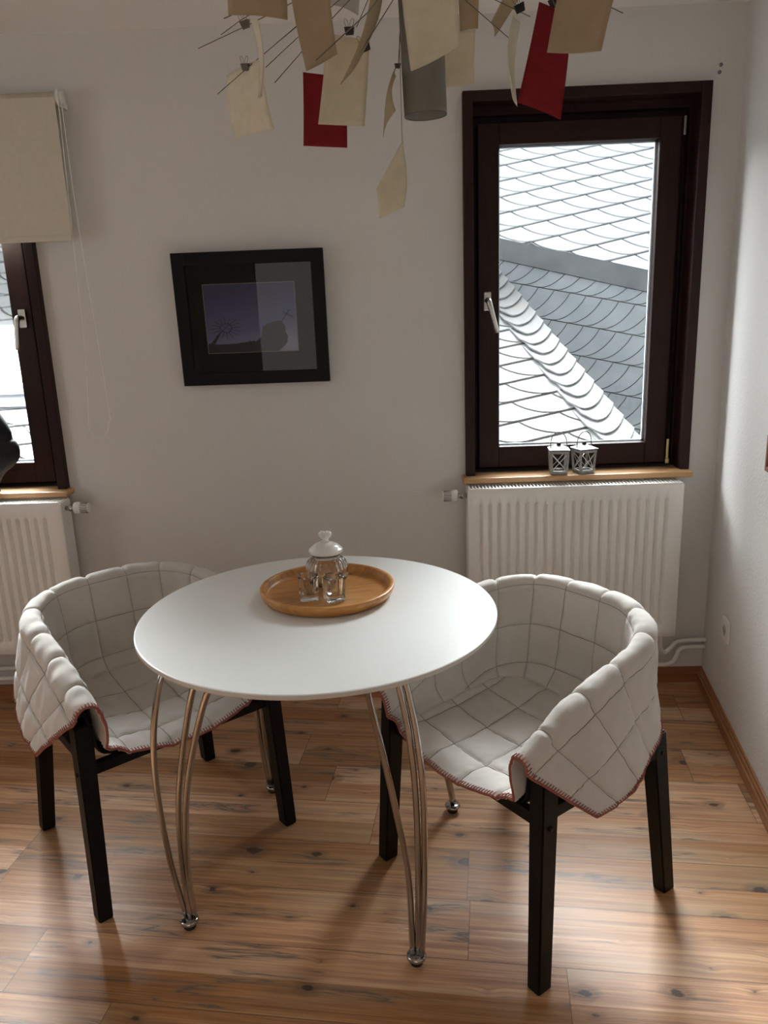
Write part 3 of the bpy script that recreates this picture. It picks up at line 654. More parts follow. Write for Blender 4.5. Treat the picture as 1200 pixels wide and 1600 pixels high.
# roof window in the near slope, seen through the left window
P0 = Vector((-2.45, 1.36, rz(1.36))); P1 = Vector((-2.45, 1.92, rz(1.92))); vv = (P1 - P0).normalized()
sky = thing('roof_window', 'roof window with a pale metal frame in the slate roof outside the left window', 'roof window', tuple(P0))
ang = math.atan2(vv.z, vv.y); sky.rotation_euler = (ang, 0, 0); Ls = (P1 - P0).length
def rect_frame_xy(name, x0, x1, y0, y1, w, za, zb, m, parent):
    bm = bmesh.new(); add_box(bm, x0, x0 + w, y0, y1, za, zb, 0.004); add_box(bm, x1 - w, x1, y0, y1, za, zb, 0.004)
    add_box(bm, x0 + w, x1 - w, y0, y0 + w, za, zb, 0.004); add_box(bm, x0 + w, x1 - w, y1 - w, y1, za, zb, 0.004); return bm_obj(name, bm, m, parent)
rect_frame_xy('frame', -0.35, 0.62, 0, Ls, 0.045, 0.012, 0.07, M_skyframe, sky)
rect_frame_xy('sash', -0.30, 0.57, 0.05, Ls - 0.05, 0.035, 0.02, 0.085, mat('white_sash', (0.75, 0.77, 0.78), 0.4), sky)
box('glass_panel', -0.27, 0.54, 0.08, Ls - 0.08, 0.05, 0.056, M_skyglass, sky)
box('apron_flashing', -0.40, 0.67, -0.11, -0.002, 0.012, 0.024, M_lead, sky)
# far roof: pale upper slope and the darker slope falling under it
far = thing('far_slate_roof', 'far pale slate roof slope filling the top half of the right window', 'roof')
L3 = Vector((0.684, 3.2, 1.959)); R3 = Vector((1.907, 2.9, 1.633)); ed = (R3 - L3)
a = L3 - ed * 0.95; b = R3 + ed * 1.4
updir = Vector((0.12, 0.80, 0.66)); updir = (updir - ed.normalized() * updir.dot(ed.normalized())).normalized()
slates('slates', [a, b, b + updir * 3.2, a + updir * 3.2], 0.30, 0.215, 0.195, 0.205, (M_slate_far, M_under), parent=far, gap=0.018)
dark = thing('dark_slate_slope', 'blue-grey slate slope in shade between the two pale roofs, topped by a dark lead strip', 'roof')
dn = Vector((-0.05, -0.30, -1.0)).normalized()
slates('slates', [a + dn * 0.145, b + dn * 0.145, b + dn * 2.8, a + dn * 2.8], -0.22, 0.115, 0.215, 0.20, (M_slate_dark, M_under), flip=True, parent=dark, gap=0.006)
nB = ed.cross(dn).normalized()
if nB.y > 0: nB = -nB
V = [a, b, b + dn * 0.155, a + dn * 0.155]; V = [p + nB * 0.03 for p in V] + [p - nB * 0.01 for p in V]
arr_obj('lead_strip', V, [(0, 1, 2, 3), (7, 6, 5, 4), (0, 4, 5, 1), (1, 5, 6, 2), (2, 6, 7, 3), (3, 7, 4, 0)], M_lead, dark, False)

# ------------------------------------------------------------ table
TX, TY, TT = -0.2185, -1.0278, 0.750
t = thing('dining_table', 'round white dining table on chrome rod legs', 'table', (TX, TY, 0))
RT = 0.449
lathe('tabletop', [(0, TT - 0.024), (RT - 0.030, TT - 0.024), (RT - 0.003, TT - 0.0125), (RT - 0.001, TT - 0.010), (RT - 0.0012, TT - 0.0022)], M_edge, t, 160, False)
top = lathe('laminate_surface', [(RT - 0.0012, TT - 0.0022), (RT - 0.002, TT - 0.0008), (RT - 0.004, TT), (0, TT)], M_table, t, 160, False)
legs = [
 [[(0.395, 0.030, 0.726), (0.421, 0.036, 0.68), (0.445, 0.032, 0.56), (0.450, 0.018, 0.42), (0.437, 0.004, 0.21), (0.412, -0.004, 0.03)],
  [(0.357, 0.150, 0.726), (0.372, 0.120, 0.68), (0.392, 0.055, 0.50), (0.407, 0.030, 0.36), (0.411, 0.014, 0.19), (0.405, 0.010, 0.03)],
  [(0.335, 0.190, 0.726), (0.355, 0.160, 0.68), (0.382, 0.088, 0.50), (0.398, 0.052, 0.35), (0.403, 0.031, 0.18), (0.396, 0.012, 0.03)]],
 [[(0.375, -0.072, 0.726), (0.363, -0.062, 0.68), (0.352, -0.034, 0.56), (0.360, -0.008, 0.40), (0.376, 0.012, 0.22), (0.405, 0.000, 0.03)],
  [(0.366, 0.000, 0.726), (0.371, 0.010, 0.68), (0.376, 0.026, 0.57), (0.383, 0.034, 0.42), (0.394, 0.028, 0.22), (0.412, 0.010, 0.03)],
  [(0.370, 0.016, 0.726), (0.376, 0.026, 0.68), (0.386, 0.040, 0.57), (0.396, 0.046, 0.42), (0.402, 0.040, 0.22), (0.418, 0.016, 0.03)]]]
base_a = [-148.3756, -58.3756, 31.6244, 121.6244]
for k, A in enumerate(base_a):
    a = math.radians(A); dr = np.array([math.cos(a), math.sin(a)]); dt = np.array([-dr[1], dr[0]])
    def w(r, n_, z): q = dr * r + dt * n_; return (q[0], q[1], z)
    src = legs[k] if k < 2 else legs[1]
    parts = []
    for rod in src:
        P = spline([w(*p) for p in rod], 46); parts.append(tube_arr(P, 0.0075, 14))
        # mounting plate end
        x, y, z = w(*rod[0]); parts.append(tube_arr([(x, y, 0.7265), (x, y, 0.722)], 0.014, 16))
    leg = arr_obj('leg', *merge(parts), M_chrome, t)
    fx, fy, _ = w(0.4085, 0.007, 0)
    cup = lathe('foot_ring', [(0.0, 0.027), (0.019, 0.027), (0.0225, 0.024), (0.0235, 0.0205), (0.0225, 0.017), (0.017, 0.012), (0, 0.012)], M_chrome, leg, 28); cup.location = (fx, fy, 0)
    pad = lathe('foot_pad', [(0, 0.0), (0.014, 0.0), (0.0155, 0.003), (0.0155, 0.013), (0, 0.013)], M_rubber, leg, 24); pad.location = (fx, fy, 0)
    # cross plate under the table top
    sx, sy, _ = w(0.33, 0.03, 0); 
    bm = bmesh.new(); add_box(bm, -0.05, 0.05, -0.05, 0.05, 0.7215, 0.7262, 0.001); pl = bm_obj('mounting_plate', bm, M_chrome, leg); pl.location = (sx, sy, 0); pl.rotation_euler = (0, 0, a)

# ------------------------------------------------------------ tray, jar, glasses
tr = thing('serving_tray', 'round acacia wood tray on the white table', 'tray', (-0.2035, -0.915, TT)); tr.rotation_euler = (0, 0, 0.25)
RR = 0.179
lathe('tray_body', [(0, 0.0005), (RR - 0.022, 0.0005), (RR - 0.010, 0.004), (RR - 0.002, 0.018), (RR, 0.026), (RR - 0.001, 0.0285), (RR - 0.004, 0.030), (RR - 0.011, 0.030), (RR - 0.0135, 0.028), (RR - 0.016, 0.016), (RR - 0.022, 0.010), (RR - 0.034, 0.008), (0, 0.008)], M_tray, tr, 120)
V, Fs = tube_arr([(0.060, 0.110, 0.0078), (0.060, 0.110, 0.0084)], 0.010, 16); V = [Vector(((v.x - 0.06) * 1.6 + 0.06, (v.y - 0.11) * 0.5 + 0.11, v.z)) for v in V]
V2, F2 = tube_arr([(0.090, 0.118, 0.0078), (0.090, 0.118, 0.0084)], 0.006, 16); V2 = [Vector(((v.x - 0.09) * 1.5 + 0.09, (v.y - 0.118) * 0.6 + 0.118, v.z)) for v in V2]
arr_obj('wood_knot', *merge([(V, Fs), (V2, F2)]), mat('dark_knot', (0.05, 0.02, 0.01), 0.5), tr, False)
TZ = TT + 0.0085
j = thing('storage_jar', 'ribbed clear glass jar with white ceramic lid and heart knob, standing on the wood tray', 'jar', (-0.209, -0.852, TZ)); j.rotation_euler = (0, 0, 0.0)
def rib(a, z, i):
    return 1 + (0.050 * math.cos(22 * a + z * 22) * min(1.0, (z - 0.006) / 0.01, (0.076 - z) / 0.01) if 0.006 < z < 0.076 and i < 62 else 0.0)
out = spline([(0.034, 0.0, 0), (0.043, 0.003, 0), (0.050, 0.012, 0), (0.0555, 0.032, 0), (0.0555, 0.050, 0), (0.051, 0.064, 0), (0.042, 0.074, 0), (0.0385, 0.079, 0), (0.040, 0.085, 0), (0.042, 0.089, 0)], 60)
prof = [(0.0, 0.0)] + [(p[0], p[1]) for p in out] + [(0.0385, 0.089)] + [(0.0355, 0.079), (0.039, 0.073), (0.0475, 0.062), (0.0515, 0.050), (0.0515, 0.032), (0.046, 0.013), (0.038, 0.007), (0.0, 0.006)]
lathe('glass_body', prof, M_glass, j, 156, True, rib)
lid = lathe('lid', [(0.0, 0.086), (0.034, 0.082), (0.035, 0.089), (0.0445, 0.0895), (0.0465, 0.093), (0.0465, 0.098), (0.0440, 0.1015), (0.040, 0.103), (0.038, 0.106), (0.031, 0.112), (0.018, 0.117), (0.008, 0.119), (0.006, 0.1215), (0.0, 0.1215)], M_ceramic, j, 72)
# heart knob: an inflated heart outline
V = []; Fs = []; n = 56; outl = []
for i in range(n):
    a = 2 * PI * i / n; x = 16 * math.sin(a) ** 3; y = 13.5 * math.cos(a) - 3.6 * math.cos(2 * a) - 1.0 * math.cos(3 * a) - 0.4 * math.cos(4 * a); outl.append((x / 16 * 0.0185, y / 16 * 0.019 + 0.137))
rings = 9
cz = 0.1375
for r in range(rings + 1):
    th = PI * r / rings; sc = math.sin(th) ** 0.6 if 0 < r < rings else 0.02; yy = -math.cos(th) * 0.0105
    for x, z in outl: V.append((x * sc, yy, cz + (z - cz) * sc))
for r in range(rings):
    for i in range(n): Fs.append((r * n + i, r * n + (i + 1) % n, (r + 1) * n + (i + 1) % n, (r + 1) * n + i))
Fs += [tuple(range(n)), tuple(range(rings * n + n - 1, rings * n - 1, -1))]
kb = arr_obj('heart_knob', V, Fs, M_ceramic, j); kb.location = (0, 0, 0.0)
lathe('knob_neck', [(0.011, 0.1185), (0.0085, 0.122), (0.0085, 0.130)], M_ceramic, kb, 24)
def votive(x, y, rz_, label):
    g = thing('votive_glass', label, 'glass', (x, y, TZ), rz_, 'small square votive glasses')
    # outer square (rounded) walls, inner round bowl, thick base
    n = 64; V = []; Fs = []
    def ring(hw, z, e):
        out = []
        for i in range(n):
            a = 2 * PI * i / n; c, s_ = math.cos(a), math.sin(a); r = (abs(c) ** e + abs(s_) ** e) ** (-1 / e); out.append((hw * r * c, hw * r * s_, z))
        return out
    R = [ring(0.0225, 0.0, 9), ring(0.0240, 0.003, 9), ring(0.0245, 0.012, 9), ring(0.0262, 0.050, 7), ring(0.0270, 0.060, 4), ring(0.0270, 0.063, 3), ring(0.0262, 0.0645, 2.6), ring(0.0240, 0.0640, 2.2), ring(0.0235, 0.060, 2.0), ring(0.0215, 0.040, 2.0), ring(0.0190, 0.018, 2.0), ring(0.0155, 0.0145, 2.0), ring(0.0010, 0.0140, 2.0)]
    for r in R: V += r
    for i in range(len(R) - 1):
        for q in range(n): Fs.append((i * n + q, i * n + (q + 1) % n, (i + 1) * n + (q + 1) % n, (i + 1) * n + q))
    Fs += [tuple(range(n - 1, -1, -1)), tuple((len(R) - 1) * n + q for q in range(n))]
    arr_obj('glass_body', V, Fs, M_glass, g); return g
votive(-0.247, -0.963, 0.10, 'left of the two square votive glasses on the tray, seen flat on')
votive(-0.181, -0.975, 0.42, 'right of the two square votive glasses on the tray, turned slightly')

# ------------------------------------------------------------ lanterns on the sill
def lantern(x, y, rz_, sc, lean, label):
    L = thing('lantern', label, 'lantern', (x, y, WZ0 + 0.0005), rz_, 'small tin lanterns on the sill'); L.scale = (sc, sc, sc)
    b, tp, H = 0.0255, 0.0305, 0.088
    bm = bmesh.new()
    def bar(p, q, r_=0.0022):
        p = Vector(p); q = Vector(q); d = (q - p); r = bmesh.ops.create_cube(bm, size=1.0); ro = d.to_track_quat('Z', 'Y').to_matrix()
        for v in r['verts']: v.co = (p + q) / 2 + ro @ Vector((v.co.x * 2 * r_, v.co.y * 2 * r_, v.co.z * d.length))
    cb = [(-b, -b), (b, -b), (b, b), (-b, b)]; ct = [(-tp, -tp), (tp, -tp), (tp, tp), (-tp, tp)]
    for i in range(4):
        k = (i + 1) % 4
        bar((*cb[i], 0.004), (*ct[i], H), 0.0036); bar((*cb[i], 0.009), (*cb[k], 0.009), 0.0040); bar((*ct[i], H - 0.007), (*ct[k], H - 0.007), 0.0045)
    add_box(bm, -b - 0.003, b + 0.003, -b - 0.003, b + 0.003, 0.0, 0.004, 0.001)
    bm_obj('tin_frame', bm, M_zinc, L)
    bm = bmesh.new()
    for i in range(4):
        k = (i + 1) % 4; s = 0.97
        bl = Vector((cb[i][0] * s, cb[i][1] * s, 0.014)); br = Vector((cb[k][0] * s, cb[k][1] * s, 0.014)); tl = Vector((ct[i][0] * s, ct[i][1] * s, H - 0.012)); trr = Vector((ct[k][0] * s, ct[k][1] * s, H - 0.012))
        bar(bl, trr, 0.0009); bar(br, tl, 0.0009)
    bm_obj('cross_wires', bm, M_alu, L)
    e = 0.0365
    V = [(-e, -e, H), (e, -e, H), (e, e, H), (-e, e, H), (-e, -e, H + 0.0025), (e, -e, H + 0.0025), (e, e, H + 0.0025), (-e, e, H + 0.0025), (-0.010, -0.010, H + 0.014), (0.010, -0.010, H + 0.014), (0.010, 0.010, H + 0.014), (-0.010, 0.010, H + 0.014)]
    arr_obj('tin_roof', V, [(0, 3, 2, 1), (0, 1, 5, 4), (1, 2, 6, 5), (2, 3, 7, 6), (3, 0, 4, 7), (4, 5, 9, 8), (5, 6, 10, 9), (6, 7, 11, 10), (7, 4, 8, 11), (8, 9, 10, 11)], M_zinc, L, False)
    lathe('chimney', [(0.0075, H + 0.012), (0.0075, H + 0.021), (0.009, H + 0.021), (0.009, H + 0.024), (0, H + 0.026)], mat('dark_tin', (0.12, 0.12, 0.12), 0.4, 0.8) if 'dark_tin' not in bpy.data.materials else bpy.data.materials['dark_tin'], L, 16)
    P = [(-0.029, 0, H + 0.001)] + [(-0.0285 * math.cos(q), lean * math.sin(q), H + 0.020 + 0.042 * math.sin(q)) for q in np.linspace(0, PI, 22)] + [(0.029, 0, H + 0.001)]
    tube('handle', P, 0.0018, M_wire, L, 8)
    lathe('tealight', [(0, 0.0042), (0.0155, 0.0042), (0.0158, 0.018), (0.0148, 0.018), (0.0145, 0.0155), (0, 0.0155)], M_zinc, L, 24)
    return L
lantern(0.583, -0.030, -0.08, 1.02, 0.004, 'left of the two small tin lanterns on the pine sill')
lantern(0.676, -0.028, 0.30, 1.02, -0.004, 'right of the two small tin lanterns on the pine sill, turned to the left')

# ------------------------------------------------------------ chairs and quilts
def smoothstep(x): x = np.clip(x, 0, 1); return x * x * (3 - 2 * x)
def plan(hw, yf, yb_, rc, ns, nc, nb):
    """open horseshoe from the front at -x, round the back, to the front at +x; returns points, outward normals, side arc length, back arc"""
    P = []; Nn = []
    for y in np.linspace(yf, yb_ - rc, ns + 1)[:-1]: P.append((-hw, y)); Nn.append((-1, 0))
    for a in np.linspace(PI, PI / 2, nc + 1)[:-1]: P.append((-hw + rc + rc * math.cos(a), yb_ - rc + rc * math.sin(a))); Nn.append((math.cos(a), math.sin(a)))
    for x in np.linspace(-hw + rc, hw - rc, nb + 1)[:-1]: P.append((x, yb_)); Nn.append((0, 1))
    for a in np.linspace(PI / 2, 0, nc + 1)[:-1]: P.append((hw - rc + rc * math.cos(a), yb_ - rc + rc * math.sin(a))); Nn.append((math.cos(a), math.sin(a)))
    for y in np.linspace(yb_ - rc, yf, ns + 1): P.append((hw, y)); Nn.append((1, 0))
    return np.array(P), np.array(Nn, float)
def hash_noise(P, freq, seed):
    """smooth pseudo noise from a few sines"""
    r = np.random.RandomState(seed); out = np.zeros(len(P))
    for k in range(7):
        d = r.normal(size=3); d *= freq * (0.6 + 0.9 * r.rand()) / np.linalg.norm(d); out += np.sin(P @ d + r.rand() * 6.28) * (0.5 + 0.5 * r.rand())
    return out / 3.0
def tub_surface(ns, nc, nb, nv, off=0.0, par=None, vend=1.0):
    """returns wall grid [u][v] and the base row; off shifts the rim radius"""
    p = dict(par); Bp, Bn = plan(0.192, -0.262, 0.150, 0.115, ns, nc, nb); Rp, Rn = plan(0.262, -0.292, 0.240, 0.185, ns, nc, nb)
    nu = len(Bp); d = np.linalg.norm(np.diff(Rp, axis=0), axis=1); arc = np.concatenate([[0], np.cumsum(d)]); s = np.minimum(arc, arc[-1] - arc) / (arc[-1] / 2)
    zr = p['tip'] + (p['top'] - p['tip']) * (1 - (1 - s) ** 2.2)
    right = arc > arc[-1] / 2
    zb = 0.452 + 0.022 * smoothstep(s * 1.5)
    r = 0.024 + off
    hem_z = np.where(right, p['hemR'], p['hemL']) + 0.07 * smoothstep((s - 0.12) / 0.6)
    out_x = 0.050 * (1 - smoothstep(s / 0.75)) + 0.006
    shear = 0.155 * (1 - smoothstep(s / 0.9))
    G = np.zeros((nu, nv, 3)); Lin = np.zeros((nu, nv))
    for i in range(nu):
        n = Rn[i]; b = np.array([*Bp[i], zb[i]]); n3 = np.array([n[0], n[1], 0])
        rim = np.array([*Rp[i], zr[i]]); inner = rim - n3 * r
        pts = [b]
        q = b + (inner - b) * 0.22 + np.array([0, 0, -0.010]) + n3 * 0.022
        pts.append(q); pts.append(b + (inner - b) * 0.60 + n3 * 0.010); pts.append(inner + np.array([0, 0, -0.012]))
        for a in np.linspace(PI, 0, 7): pts.append(rim + n3 * (r * math.cos(a)) + np.array([0, 0, r * math.sin(a)]))
        drop = zr[i] - hem_z[i]
        for f in (0.25, 0.5, 0.75, 1.0):
            fl = 1.0 if f < 1 else 1.0
            pts.append(rim + n3 * (r + out_x[i] * f ** 0.9) + np.array([0, shear[i] * f, -drop * f]))
        C = np.array(spline(pts, 13 * 8)); dd = np.linalg.norm(np.diff(C, axis=0), axis=1); L = np.concatenate([[0], np.cumsum(dd)])
        # arclength of the rim top
        ir = int(np.argmax(C[:, 2])) if zr[i] > zb[i] + 0.05 else len(C) // 2
        # v samples: same fraction inner / outer for every u
        nin = int(nv * 0.46); tin = np.linspace(0, L[ir], nin, endpoint=False); tout = np.linspace(L[ir], L[ir] + (L[-1] - L[ir]) * vend, nv - nin)
        tt = np.concatenate([tin, tout])
        for c in range(3): G[i, :, c] = np.interp(tt, L, C[:, c])
        Lin[i] = tt - L[ir]
    return G, Lin, arc, s, Bp, zb
def quilt(name, par, root_loc, rz_, label, seed):
    ns, nc, nb, nv = 92, 70, 84, 156
    G, Lin, arc, s, Bp, zb = tub_surface(ns, nc, nb, nv, 0.0, par)
    nu = len(Bp); base = G[:, 0, :]
    # seat patch (Coons) between the two sides, the back and the front hem
    hc = nc // 2; NJ = ns + hc; NI = nb + 2 * hc
    left = base[:NJ + 1]; back = base[NJ:NJ + NI + 1]; rightb = base[::-1][:NJ + 1]
    f = np.linspace(0, 1, NI + 1)
    front = np.stack([base[0][0] * (1 - f) + base[-1][0] * f, base[0][1] - 0.016 * np.sin(PI * f), base[0][2] - 0.012 * np.sin(PI * f)], 1)
    u = f[:, None, None]; g = np.linspace(0, 1, NJ + 1)[None, :, None]
    Lf = left[None]; Rt = rightb[None]; Fr = front[:, None]; Bk = back[:, None]
    Sg = (1 - u) * Lf + u * Rt + (1 - g) * Fr + g * Bk - ((1 - u) * (1 - g) * left[0] + u * (1 - g) * rightb[0] + (1 - u) * g * left[-1] + u * g * rightb[-1])
    # dish the seat, roll the front edge down
    uu = f[:, None]; gg = np.linspace(0, 1, NJ + 1)[None, :]
    Sg[:, :, 2] -= 0.020 * (np.sin(PI * uu) ** 0.8) * (np.sin(PI * np.clip(gg * 0.92 + 0.04, 0, 1)) ** 0.7)
    ys = Sg[:, :, 1]; fr = np.clip((0.07 - (ys - front[:, None, 1])) / 0.07, 0, 1); Sg[:, :, 2] -= 0.022 * fr ** 2 * np.sin(PI * uu) ** 0.5
    # index maps
    idx = {}; V = []; A1 = []; A2 = []; gate = []
    cell = 0.112
    wall_id = np.zeros((nu, nv), int)
    tot = arc[-1]
    for i in range(nu):
        a = min(arc[i], tot - arc[i]); side = a < 0.36
        for v in range(nv):
            wall_id[i, v] = len(V); V.append(G[i, v])
            # distance to seams
            if side: da = abs(((a - 0.075 + cell / 2) % cell) - cell / 2)
            else: da = abs(((arc[i] - tot / 2 + cell / 2 + cell / 2) % cell) - cell / 2)
            l = Lin[i, v]
            dl = abs((((-l if l < 0 else l + 0.045) - 0.028 + cell / 2) % cell) - cell / 2) if not (0 <= l < 0.0) else 1
            if l > 0: dl = abs(((l - 0.055 + cell / 2) % cell) - cell / 2)
            if v == 0: pass
            A1.append(da); A2.append(dl); gate.append(1.0)
    seat_id = np.zeros((NI + 1, NJ + 1), int)
    for i in range(NI + 1):
        for j_ in range(NJ + 1):
            if i == 0: seat_id[i, j_] = wall_id[j_, 0]
            elif j_ == NJ: seat_id[i, j_] = wall_id[NJ + i, 0]
            elif i == NI: seat_id[i, j_] = wall_id[nu - 1 - j_, 0]
            else:
                seat_id[i, j_] = len(V); p = Sg[i, j_]; V.append(p)
                dx_ = abs(((p[0] + cell / 2 + cell / 2) % cell) - cell / 2); dy_ = abs(((p[1] + 0.262 - 0.075 + cell / 2) % cell) - cell / 2)
                A1.append(dx_); A2.append(dy_); gate.append(1.0)
    V = np.array(V); A1 = np.array(A1); A2 = np.array(A2)
    for v in range(1): # seam at the junction of seat and wall
        for i in range(nu): A2[wall_id[i, 0]] = 0.004
    Fs = []
    for i in range(nu - 1):
        for v in range(nv - 1): Fs.append((wall_id[i, v], wall_id[i, v + 1], wall_id[i + 1, v + 1], wall_id[i + 1, v]))
    for i in range(NI):
        for j_ in range(NJ): Fs.append((seat_id[i, j_], seat_id[i, j_ + 1], seat_id[i + 1, j_ + 1], seat_id[i + 1, j_]))
    Fa = np.array(Fs)
    # consistent orientation: wall faces as built, seat faces flipped if they disagree at z
    def fnorm(V, F): return np.cross(V[F[:, 2]] - V[F[:, 0]], V[F[:, 3]] - V[F[:, 1]])
    nw = (nu - 1) * (nv - 1); FN = fnorm(V, Fa)
    if FN[nw:, 2].mean() < 0: Fa[nw:] = Fa[nw:, ::-1]
    # wall: at mid back inner wall the visible side points to -y
    mid = (nu // 2) * (nv - 1) + 20
    if FN[mid, 1] > 0: Fa[:nw] = Fa[:nw, ::-1]
    def vnorm(V):
        FN = fnorm(V, Fa); VN = np.zeros_like(V)
        for c in range(4): np.add.at(VN, Fa[:, c], FN)
        return VN / (np.linalg.norm(VN, axis=1, keepdims=True) + 1e-12)
    # broad folds first
    VN = vnorm(V)
    lin_full = np.zeros(len(V)); 
    for i in range(nu): lin_full[wall_id[i]] = np.clip(Lin[i] / 0.15, 0, 1)
    big = hash_noise(V, 14, seed) * (0.0045 + 0.007 * lin_full)
    V1 = V + VN * big[:, None]
    # corner puckers where the seat meets the back corners
    for sx in (-1, 1):
        c = np.array([sx * 0.10, 0.135, 0.47]); dd = np.linalg.norm(V1 - c, axis=1); V1 += VN * (-(0.010) * np.exp(-(dd / 0.028) ** 2))[:, None]
    VN = vnorm(V1)
    wob = hash_noise(V1, 60, seed + 3) * 0.0004
    d1 = np.abs(A1 + wob * 0.6); d2 = np.abs(A2 + wob * 0.6)
    puff = 0.0085 * (1 - np.exp(-(d1 / 0.0055) ** 0.8)) * (1 - np.exp(-(d2 / 0.0055) ** 0.8))
    near_ = np.exp(-np.minimum(d1, d2) / 0.02)
    wr_ = hash_noise(V1, 95, seed + 5) * 0.0013 + hash_noise(V1, 230, seed + 9) * 0.0014 * near_ + hash_noise(V1 * np.array([1, 1, 0.35]), 120, seed + 11) * 0.0012
    V2 = V1 + VN * (puff + wr_)[:, None]
    t = thing(name, label, 'quilt', root_loc, rz_, 'quilted throws over the chairs')
    me = bpy.data.meshes.new('quilted_cloth'); me.from_pydata(V2.tolist(), [], Fa.tolist()); me.update(); me.shade_smooth()
    o = link('quilted_cloth', me, M_quilt, t)
    md = o.modifiers.new('thick', 'SOLIDIFY'); md.thickness = 0.006; md.offset = -1
    # quilting seams: fine thread along every seam line
    th = []
    VNs = vnorm(V2)
    def add_line(pts):
        if len(pts) > 3: th.append(tube_arr(pts, 0.0009, 5))
    cols = []
    for i in range(1, nu - 1):
        d3 = [A1[wall_id[q_, 3]] for q_ in (i - 1, i, i + 1)]
        if d3[1] < 0.004 and d3[1] <= d3[0] and d3[1] < d3[2]: cols.append(i)
    for i in cols: add_line([V2[wall_id[i, v]] + VNs[wall_id[i, v]] * 0.0003 for v in range(0, nv, 2)])
    lv = [-(0.028 + k * cell) for k in range(4)] + [0.055 + k * cell for k in range(4)]
    for l0 in lv:
        seg = []
        for i in range(nu):
            if Lin[i, 2] < l0 < Lin[i, -1] - 0.004:
                v = int(np.searchsorted(Lin[i], l0)); f0 = (l0 - Lin[i, v - 1]) / max(Lin[i, v] - Lin[i, v - 1], 1e-6)
                seg.append(V2[wall_id[i, v - 1]] * (1 - f0) + V2[wall_id[i, v]] * f0 + VNs[wall_id[i, v]] * 0.0003)
            else: add_line(seg); seg = []
        add_line(seg)
    SP = Sg
    for k in range(-3, 3):
        x0_ = (k + 0.5) * cell; seg = []
        for j_ in range(1, NJ):
            xs_ = SP[:, j_, 0]; i = int(np.searchsorted(xs_, x0_))
            if 1 < i < NI: f0 = (x0_ - xs_[i - 1]) / (xs_[i] - xs_[i - 1]); seg.append(V2[seat_id[i - 1, j_]] * (1 - f0) + V2[seat_id[i, j_]] * f0 + VNs[seat_id[i, j_]] * 0.0003)
        add_line(seg)
    for k in range(0, 6):
        y0_ = -0.262 + 0.075 + k * cell; seg = []
        for i in range(1, NI):
            ys_ = SP[i, :, 1]; j_ = int(np.searchsorted(ys_, y0_))
            if 1 < j_ < NJ: f0 = (y0_ - ys_[j_ - 1]) / (ys_[j_] - ys_[j_ - 1]); seg.append(V2[seat_id[i, j_ - 1]] * (1 - f0) + V2[seat_id[i, j_]] * f0 + VNs[seat_id[i, j_]] * 0.0003)
            else: add_line(seg); seg = []
        add_line(seg)
    arr_obj('quilting_seams', *merge(th), M_thread, o)
    # hem loop with blanket stitches
    loop = [(wall_id[0, v], wall_id[3, v]) for v in range(nv - 1, 0, -1)] + [(seat_id[i, 0], seat_id[i, 3]) for i in range(0, NI + 1)] + [(wall_id[nu - 1, v], wall_id[nu - 4, v]) for v in range(1, nv)] + [(wall_id[i, nv - 1], wall_id[i, nv - 4]) for i in range(nu - 2, 0, -1)]
    P = np.array([V2[a] for a, b in loop]); Q = np.array([V2[b] for a, b in loop]); Nv = np.array([vnorm(V2)[a] for a, b in loop[:1]])
    VNf = vnorm(V2); NN = np.array([VNf[b] for a, b in loop])
    closed = np.vstack([P, P[:1]]); L = np.concatenate([[0], np.cumsum(np.linalg.norm(np.diff(closed, axis=0), axis=1))])
    def at(arr, s_): ar = np.vstack([arr, arr[:1]]); return np.array([np.interp(s_, L, ar[:, c]) for c in range(3)])
    n_edge = int(L[-1] / 0.006); edge = [at(P, k * L[-1] / n_edge) - at(NN, k * L[-1] / n_edge) * 0.002 for k in range(n_edge)]
    parts = [tube_arr(edge, 0.0032, 8, True)]
    ksp = 0.0078; kn_ = int(L[-1] / ksp)
    for k in range(kn_):
        s_ = k * L[-1] / kn_; a = at(P, s_); q = at(Q, s_); nn = at(NN, s_); d_ = (q - a); d_ /= (np.linalg.norm(d_) + 1e-9); d_ *= 0.0115
        parts.append(tube_arr([a + nn * 0.0012, a + d_ * 0.5 + nn * 0.0022, a + d_ + nn * 0.0006], 0.00125, 5))
    arr_obj('stitched_hem', *merge(parts), M_stitch, t)
    return t
def leg_mesh(bm, B, T, wx, wy, taper=0.85):
    B = Vector(B); T = Vector(T); r = bmesh.ops.create_cube(bm, size=1.0)
    for v in r['verts']:
        f = v.co.z + 0.5; sc = taper + (1 - taper) * f; c = B + (T - B) * f; v.co = c + Vector((v.co.x * wx * sc, v.co.y * wy * sc, 0))
    es = list(set(e for v in r['verts'] for e in v.link_edges)); bmesh.ops.bevel(bm, geom=es, offset=0.0035, segments=2, affect='EDGES')
